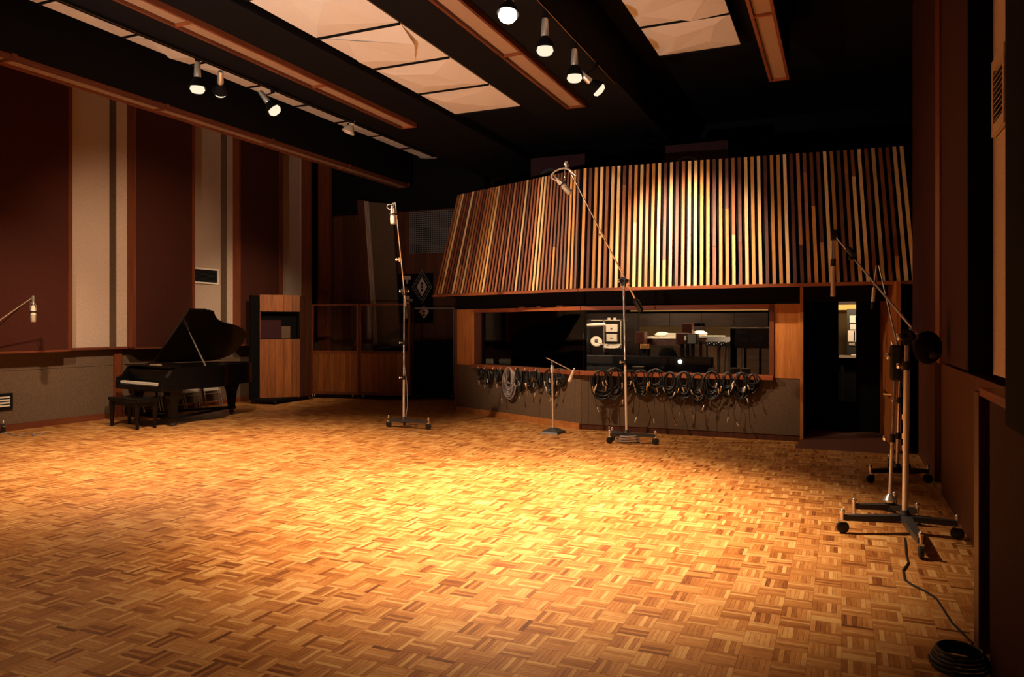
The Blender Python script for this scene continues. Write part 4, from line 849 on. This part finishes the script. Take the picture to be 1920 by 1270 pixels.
for i, (u, v, wpx, hpx, lp, cn) in enumerate(((1131, 722, 44, 56, 15, 6), (1155, 719, 38, 58, 13, 5), (1181, 713, 26, 38, 9, 3), (1203, 718, 32, 48, 11, 4), (1231, 717, 34, 50, 11, 3), (1258, 724, 34, 52, 11, 3), (1284, 722, 32, 50, 11, 3),
                                         (1309, 728, 30, 56, 11, 4), (1336, 722, 32, 52, 10, 3), (1365, 721, 26, 44, 9, 4), (1391, 724, 32, 50, 11, 5), (1411, 719, 26, 34, 8, 2))):
    p = PY(u, v, YC - .015); ppm = FPX / (-SN * p.x + CS * p.y)
    coil(p, Vector((1, 0, 0)), nF, wpx / ppm * 1.08, hpx / ppm, 'black cable coil, %s from the window corner under the straight sill' % ORD[i], 'rubber', lp, cn, drop=.9)
# pegs left empty along the angled sill
for k, u in enumerate((897, 910, 926, 940, 968, 985, 1005)):
    p = PP(u, 687.5 + (u - 890) * .035, K - LN * .09, LN); abar_ = MB().tube(p, p + nA * .07 + tdirn * .05 + Vector((0, 0, -.03)), .006, .005, 8).build('cable_peg', 'white', wa)

# ================================================================== CONTROL ROOM INTERIOR
ci = struct('wall_control', MB().box((-7.0, 15.95, 0), (1.2, 16.1, 2.85)), 'black')
for (u0, v0, u1, v1, mat) in ((1198, 588, 1440, 612, 'brickwall'), (1198, 612, 1290, 636, 'ctan'), (1290, 606, 1322, 636, 'brickwall'), (1322, 612, 1372, 640, 'ctan'), (1100, 588, 1198, 700, 'brickwall'), (1198, 636, 1460, 720, 'brickwall'), (1372, 612, 1460, 636, 'brickwall'), (1560, 540, 1620, 760, 'ctan')):
    a, b = PY(u0, v0, 15.9), PY(u1, v1, 15.9); n = max(1, int((b.x - a.x) / .6)); w = (b.x - a.x) / n
    for k in range(n): MB().box((a.x + k * w + .004, 15.9, b.z + .004), (a.x + (k + 1) * w - .004, 15.95, a.z - .004)).build('wall_board', mat, ci)
struct('floor_control', MB().prism([(-3.8, 12.1, 0), (-.6, 12.1, 0), (-.5, 12.7, 0), (1.15, 12.7, 0), (1.15, 15.9, 0), (-6.9, 15.9, 0), (-6.9, 13.75, 0)], (0, 0, .02)), 'blackfab'); struct('ceiling_control', MB().prism([(-3.6, 12.3, 2.72), (1.1, 12.3, 2.72), (1.1, 16.1, 2.72), (-6.8, 16.1, 2.72), (-6.8, 13.9, 2.72)], (0, 0, .11)), 'black')
def crt(nm, lab, cat, u0, v0, u1, v1, y): a, b = PY(u0, v0, y), PY(u1, v1, y); return thing(nm, lab, cat, ((a.x + b.x) / 2, y, b.z)), a.x, b.x, b.z, a.z
# cornice lights
t, x0, x1, z0, z1 = crt('cornice_light', 'long thin amber cornice light high on control room back wall', 'light', 1182, 582, 1440, 586, 15.7)
MB().box((x0, 15.70, z1 - .025), (x1, 15.73, z1 - .004)).build('tube', 'slot_dim', t); MB().box((x0, 15.66, z1), (x1, 15.9, z1 + .03)).build('shelf', 'panelling', t)
t, x0, x1, z0, z1 = crt('ceiling_light', 'bright orange light panel seen through the gap in the doorway', 'light', 1560, 572, 1622, 581, 15.5)
MB().box((x0, 15.5, z0), (x1, 15.56, z1)).build('diffuser', 'slot', t); MB().box((x0, 15.49, z1), (x1, 15.9, z1 + .05)).build('housing', 'panelling', t)
# dark uprights left
t = thing('wood_partition', 'dark wooden partition frame at the left inside the control room', 'partition', PY(1020, 690, 14.2))
for (u0, u1) in ((1043, 1054), (972, 982), (1006, 1012)): a, b = PY(u0, 575, 14.2), PY(u1, 700, 14.2); MB().box((a.x, 14.2, .02), (b.x, 14.26, 2.6)).build('upright', 'redwood', t)
a, b = PY(975, 690, 14.2), PY(1050, 694, 14.2); MB().box((a.x, 14.2, .95), (b.x, 14.3, 1.0)).build('rail', 'orange_x', t)
# outboard rack
t, x0, x1, z0, z1 = crt('equipment_rack', 'black equipment rack with a beige two-meter panel behind the window', 'rack', 1063, 600, 1096, 668, 13.3)
MB().box((x0, 13.32, .02), (x1, 13.7, z1)).build('cabinet', 'rubber', t)
for xx in (x0, x1 - .012): MB().box((xx, 13.30, .3), (xx + .012, 13.32, z1)).build('rail', 'nickel', t)
MB().box((x0, 13.30, z1 - .012), (x1, 13.32, z1)).build('top_rail', 'nickel', t)
zp = PY(1080, 638, 13.3).z; zb = PY(1080, 667, 13.3).z
pn = MB().box((x0 + .012, 13.305, zb), (x1 - .03, 13.32, zp)).build('meter_panel', 'beigemetal', t)
for zz in (zp - .06, (zp + zb) / 2 - .05):
    xm = (x0 + x1) / 2; MB().box((xm - .035, 13.297, zz - .025), (xm + .03, 13.305, zz + .025)).build('meter', 'black', pn); MB().box((xm - .024, 13.293, zz - .014), (xm + .018, 13.297, zz + .014)).build('meter', 'beigemetal', pn)
    for dx, dz in ((-.07, -.02), (.06, -.015), (.09, .02)): MB().lathe((xm + dx, 13.305, zz + dz), (0, -1, 0), [(0, .012), (.015, .010)], 8).build('knob', 'black', pn)
for r in range(5):
    MB().box((x0 + .02, 13.308, zp + .03 + r * .065), (x1 - .02, 13.32, zp + .085 + r * .065)).build('module', 'black', t); MB().lathe((x1 - .07, 13.308, zp + .057 + r * .065), (0, -1, 0), [(0, .012), (.012, .01)], 8).build('knob', 'grey', t)
# tape machine
t, x0, x1, z0, z1 = crt('tape_machine', 'pale studio tape machine with two square decks, behind the window and boom stand', 'tape machine', 1098, 600, 1165, 662, 13.9)
for xx in (x0, x0 + (x1 - x0) * .5, x1 - .02): MB().box((xx, 13.9, .3), (xx + .018, 13.93, z1)).build('upright', 'nickel', t)
MB().box((x0, 13.9, z1 - .02), (x1, 14.3, z1)).build('top_shelf', 'nickel', t); MB().box((x0 + .3, 13.95, .05), (x1, 14.4, z0)).build('cabinet', 'rubber', t)
for (u0, v0, u1, v1) in ((1136, 608, 1158, 623), (1137, 626, 1157, 641)):
    a, b = PY(u0, v0, 13.88), PY(u1, v1, 13.88); q = MB().box((a.x, 13.87, b.z), (b.x, 13.95, a.z)).build('deck', 'white', t, bevel=.008)
    MB().lathe(((a.x + b.x) / 2, 13.87, (a.z + b.z) / 2), (0, -1, 0), [(0, .024), (.012, .022), (.02, .01)], 12).build('hub_knob', 'nickel', q, True); MB().box((a.x + .02, 13.855, b.z - .02), (b.x - .02, 13.875, b.z - .006)).build('deck_slot', 'black', q)
a, b = PY(1134, 645, 13.86), PY(1164, 653, 13.86); MB().hexa([(a.x, 13.70, b.z), (b.x, 13.70, b.z), (b.x, 13.95, b.z), (a.x, 13.95, b.z), (a.x, 13.72, b.z + .02), (b.x, 13.72, b.z + .02), (b.x, 13.95, a.z), (a.x, 13.95, a.z)]).build('deck_shelf', 'white', t)
for du in (1142, 1153): MB().tube(PY(du, 600, 13.95), PY(du, 596, 13.95), .03).build('top_can', 'white', t, True)
t = thing('lamp_hood', 'long white tapering lamp hood floating across the tape machine front', 'lamp', PY(1109, 611, 13.1))
q0, q1 = PY(1083, 611, 13.1), PY(1135, 609, 13.1); MB().lathe(q0, q1 - q0, [(0, .006), (.12, .022), (.30, .034), ((q1 - q0).length, .030)], 12).build('hood', 'white', t, True); MB().tube(PY(1131, 609, 13.12), PY(1131, 672, 13.12), .008).build('stem', 'rubber', t)
t = thing('tilted_reel', 'white reel tilted against the tape machine, half in shadow', 'reel', PY(1122, 648, 13.62))
q = PY(1118, 641, 13.62); MB().lathe(q, (.35, -.8, .5), [(0, .10), (.012, .11), (.022, .10)], 20).build('flange', 'white', t, True); MB().lathe(q + Vector((.012, -.03, .02)), (.35, -.8, .5), [(0, .035), (.02, .03)], 12).build('hub', 'iron', t, True)
MB().bar(q + Vector((.02, 0, -.02)), PY(1140, 648, 13.62), .05, .03).build('arm', 'white', t)
# mixing console along the window
a, b = PY(1062, 690, 12.6), PY(1338, 690, 12.6)
t = thing('mixing_console', 'long dark mixing console just inside the control room window', 'console', ((a.x + b.x) / 2, 12.7, .02))
MB().hexa([(a.x, 12.45, .75), (b.x, 12.45, .75), (b.x, 13.3, .62), (a.x, 13.3, .62), (a.x, 12.45, 1.13), (b.x, 12.45, 1.13), (b.x, 13.3, .80), (a.x, 13.3, .80)]).build('desk', 'iron', t)
MB().box((a.x, 12.40, 1.06), (b.x, 12.62, 1.20)).build('meter_bridge', 'rubber', t, bevel=.01)
for f in (.03, .5, .97): xx = a.x + (b.x - a.x) * f; MB().box((xx - .04, 12.5, .02), (xx + .04, 13.2, .75)).build('leg', 'black', t)
# chairs with round backs
for (u, lab) in ((1158, 'black round-backed swivel chair behind the console, near the boom stand pole'), (1252, 'black round-backed swivel chair behind the console, below the white table')):
    c = PY(u, 668, 13.40); t = thing('swivel_chair', lab, 'chair', (c.x, 13.40, .02), 0, 'swivel chairs in the control room')
    MB().lathe((c.x, 13.43, c.z - .02), (0, -1, 0), [(0, .15), (.02, .17), (.05, .17), (.07, .14)], 18).build('backrest', 'blackfab', t, True); MB().lathe((c.x, 13.63, .46), (0, 0, 1), [(0, .2), (.03, .23), (.07, .22)], 18).build('seat', 'blackfab', t, True)
    MB().tube((c.x, 13.63, .1), (c.x, 13.63, .46), .025).bar((c.x, 13.47, .5), (c.x, 13.42, c.z - .05), .05, .015).build('post', 'iron', t)
    for k in range(5): an = k * 1.2566; MB().bar((c.x, 13.63, .09), (c.x + .25 * math.cos(an), 13.63 + .25 * math.sin(an), .05), .04, .03).build('foot', 'iron', t)
# tables and what lies on them
def table(lab, u0, u1, v, y):
    a, b = PY(u0, v, y), PY(u1, v, y); t = thing('side_table', lab, 'table', ((a.x + b.x) / 2, y, .02), 0, 'tables in the control room')
    MB().box((a.x, y, a.z - .04), (b.x, y + .6, a.z)).build('top', 'white', t, bevel=.006); MB().box((a.x + .02, y + .03, a.z - .16), (b.x - .02, y + .5, a.z - .04)).build('apron', 'panelling', t)
    for xx in (a.x + .05, b.x - .05): MB().box((xx - .025, y + .04, .02), (xx + .025, y + .09, a.z - .04)).build('leg', 'panelling', t)
    return a.z
za = table('white-topped table under the tan wall panel, left of the loudspeaker pair', 1210, 1274, 632, 14.7); zb_ = table('white-topped table right of the loudspeaker pair', 1308, 1352, 630, 14.7)
for (u, z, lab, w) in ((1240, za, 'white crumpled cloth bundle on the table left of the loudspeaker pair', .14), (1311, zb_, 'white crumpled cloth bundle on the table right of the loudspeaker pair', .13)):
    c = PY(u, 630, 14.85); m = MB().lathe((c.x, 14.95, z + .001), (0, 0, 1), [(0, w), (.03, w * 1.1), (.06, w * .95), (.085, w * .55), (.09, .01)], 16)
    m.v = [v + Vector((random.uniform(-.008, .008), random.uniform(-.008, .008), random.uniform(0, .01))) for v in m.v]; tag(m.build('cloth_bundle', 'paper', smooth=True), lab, 'cloth', 'bundles on the control room tables')
a, b = PY(1250, 631, 14.85), PY(1273, 631, 14.85); tag(MB().box((a.x, 14.8, za + .001), (b.x, 15.1, za + .07)).build('paper_stack', 'paper', bevel=.006), 'stack of white papers beside the cloth bundle on left table', 'paper')
def spk(lab, u0, v0, u1, v1, y, mat='panelling', front='brown', post=True):
    a, b = PY(u0, v0, y), PY(u1, v1, y); t = thing('loudspeaker', lab, 'loudspeaker', ((a.x + b.x) / 2, y, b.z))
    MB().box((a.x, y, b.z), (b.x, y + .25, a.z)).build('cabinet', mat, t, bevel=.006); MB().box((a.x + .015, y - .01, b.z + .015), (b.x - .015, y, a.z - .015)).build('front_cloth', front, t)
    if post: MB().box(((a.x + b.x) / 2 - .03, y + .08, .02), ((a.x + b.x) / 2 + .03, y + .14, b.z)).build('stand_post', 'black', t)
    return t
spk('brown square loudspeaker behind the boom stand pole, on a dark post', 1191, 622, 1208, 645, 14.2); spk('small tan box on a dark post below the brown loudspeaker', 1200, 646, 1212, 655, 14.0, 'orange', 'ctan')
spk('upright brown loudspeaker above the grey square one', 1278, 606, 1297, 626, 14.62); spk('brown loudspeaker left of the grey square one', 1267, 625, 1288, 646, 14.2); 
sg = spk('grey square loudspeaker in the middle of the control room', 1288, 626, 1306, 646, 14.15, 'rubber', 'grey'); a = PY(1285, 633, 14.14); MB().box((a.x - .02, 14.12, a.z - .05), (a.x + .02, 14.15, a.z + .03)).build('side_strip', 'white', sg)  # white block at the left edge of the grey cabinet
# small desk mixer with cables
t, x0, x1, z0, z1 = crt('desk_mixer', 'small black desk mixer with bright knobs, left of the lit rack', 'mixer', 1322, 632, 1368, 650, 13.9)
MB().hexa([(x0, 13.9, z0), (x1, 13.9, z0), (x1, 14.3, z0), (x0, 14.3, z0), (x0, 13.9, z0 + .08), (x1, 13.9, z0 + .08), (x1, 14.3, z1), (x0, 14.3, z1)]).build('body', 'rubber', t)
for k in range(9): MB().lathe((x0 + .04 + k * (x1 - x0 - .06) / 9, 13.895, z0 + .04 + (k % 3) * .014), (0, -1, 0), [(0, .011), (.015, .008)], 8).build('knob', 'chrome' if k % 2 else 'white', t)
for f in (.05, .35, .6, .95): xx = x0 + (x1 - x0) * f; MB().tube((xx, 14.0, .02), (xx + (.1 if f in (.35, .6) else 0), 14.0, z0), .012).build('leg', 'iron', t)
# rack at the right of the window
t, x0, x1, z0, z1 = crt('equipment_rack', 'wide black rack with a brightly lit top, at the right end of the window', 'rack', 1369, 614, 1440, 692, 13.2)
MB().box((x0, 13.2, z1 - .02), (x1, 13.7, z1)).build('top_board', 'white', t); MB().box((x0 + .03, 13.3, .95 + .38), (x1, 13.7, z1 - .02)).build('cabinet', 'rubber', t)
MB().box((x0, 13.22, .02), (x0 + .05, 13.7, z1 - .02)).build('side_panel', 'black', t)
zc = PY(1400, 650, 13.2).z
for k in range(7): MB().box((x0 + .09 + k * .026, 13.285, z1 - .12 + (k % 2) * .02), (x0 + .10 + k * .026, 13.30, z1 - .05)).build('tape_box', 'grey', t)
for zz in (z1 - .15, z1 - .27): MB().box((x0 + .05, 13.27, zz), (x1, 13.30, zz + .008)).build('shelf_edge', 'iron', t)
for (f, w, zz) in ((.3, .10, z1 - .24), (.55, .12, z1 - .24), (.75, .06, z1 - .22)): MB().box((x0 + (x1 - x0) * f, 13.26, zz), (x0 + (x1 - x0) * f + w, 13.30, zz + .07)).build('unit', 'iron', t)
for f in (.35, .75): MB().box((x0 + (x1 - x0) * f, 13.3, .02), (x0 + (x1 - x0) * f + .04, 13.34, 1.33)).build('leg', 'rubber', t)
# small things on the ledge inside the window
led = struct('trim_2', MB().box((K.x, YC + .13, ZS - .08), (wxr, YC + .5, ZS - .02)), 'black')
for (u0, u1, mat, lab, h) in ((1370, 1386, 'grey', 'grey box on the ledge inside the right window end, left of its twin', .07), (1391, 1406, 'grey', 'grey box on the ledge inside the right window end, right of its twin', .07),
                          (1186, 1206, 'grey', 'flat grey box with pale top on the ledge right of the boom stand pole', .06), (1328, 1342, 'graycable', 'flat bluish box on the inner ledge before the mixer', .05)):
    a, b = PY(u0, 692, 12.2), PY(u1, 692, 12.2); t = thing('ledge_box', lab, 'box', ((a.x + b.x) / 2, 12.2, ZS - .02)); MB().box((a.x, 12.15, ZS - .019), (b.x, 12.32, ZS + h)).build('body', mat, t, bevel=.004); MB().box((a.x, 12.148, ZS + h), (b.x, 12.32, ZS + h + .008)).build('lid', 'beigemetal', t)
for (u, lab) in ((1254, 'small cream dish imitating a glint on the inner ledge below the first chair'), (1293, 'small pale dish on the inner ledge below the grey loudspeaker'), (1309, 'small pale dish on the inner ledge right of the dish under the grey loudspeaker'), (1358, 'small pale dish on the inner ledge left of the twin grey boxes')):  # first dish put in to imitate a bright glint
    c = PY(u, 689, 12.2); tag(MB().lathe((c.x, 12.25, ZS - .019), (0, 0, 1), [(0, .018), (.006, .024), (.015, .027), (.013, .022), (.006, .018)], 14).build('dish', 'cream', smooth=True), lab, 'dish')
# what shows through the gap in the doorway: labelled units on the wall and a desk
a = PY(1612, 670, 14.3); t = thing('patch_rack', 'rack of white-labelled units glimpsed through the doorway gap', 'rack', (a.x, 14.3, 1.1))
MB().box((a.x - .2, 14.32, 1.2), (a.x + .35, 14.5, 2.0)).build('cabinet', 'rubber', t)
for (v0, v1, u0) in ((592, 605, 1593), (608, 618, 1594), (620, 641, 1590), (643, 648, 1592)):
    z1_, z0_ = PY(1600, v0, 14.3).z, PY(1600, v1, 14.3).z; xx = PY(u0, 600, 14.3).x
    q = MB().box((xx, 14.30, z0_), (xx + .4, 14.33, z1_)).build('label_plate', 'white' if v0 != 643 else 'beigemetal', t)
    for k in range(1, 4): MB().box((xx + .05 + k * .04, 14.296, z0_ + .01), (xx + .07 + k * .04, 14.302, z1_ - .01)).build('socket', 'black', q)
a, b = PY(1573, 670, 13.9), PY(1625, 670, 13.9); zz = PY(1590, 668, 13.9).z
t = thing('corner_desk', 'dark desk with a pale front edge glimpsed through the doorway gap', 'desk', ((a.x + b.x) / 2, 14, .02))
MB().box((a.x, 13.9, zz - .03), (b.x, 14.6, zz)).build('top', 'iron', t); MB().box((a.x, 13.88, zz - .03), (b.x, 13.9, zz + .012)).build('front_edge', 'beigemetal', t)
MB().box((a.x - .05, 14.0, .02), (b.x, 14.03, zz - .03)).build('shade_panel', 'black', t)  # black panel added to keep the space below the desk dark
for xx in (a.x + .03, b.x - .1): MB().box((xx, 13.95, .02), (xx + .05, 14.5, zz - .03)).build('leg', 'black', t)
tag(MB().box((PY(1596, 660, 14.1).x, 14.1, zz + .001), (PY(1612, 660, 14.1).x, 14.28, zz + .02)).build('note_pad', 'paper'), 'white note pad on the desk glimpsed through the doorway gap', 'paper')
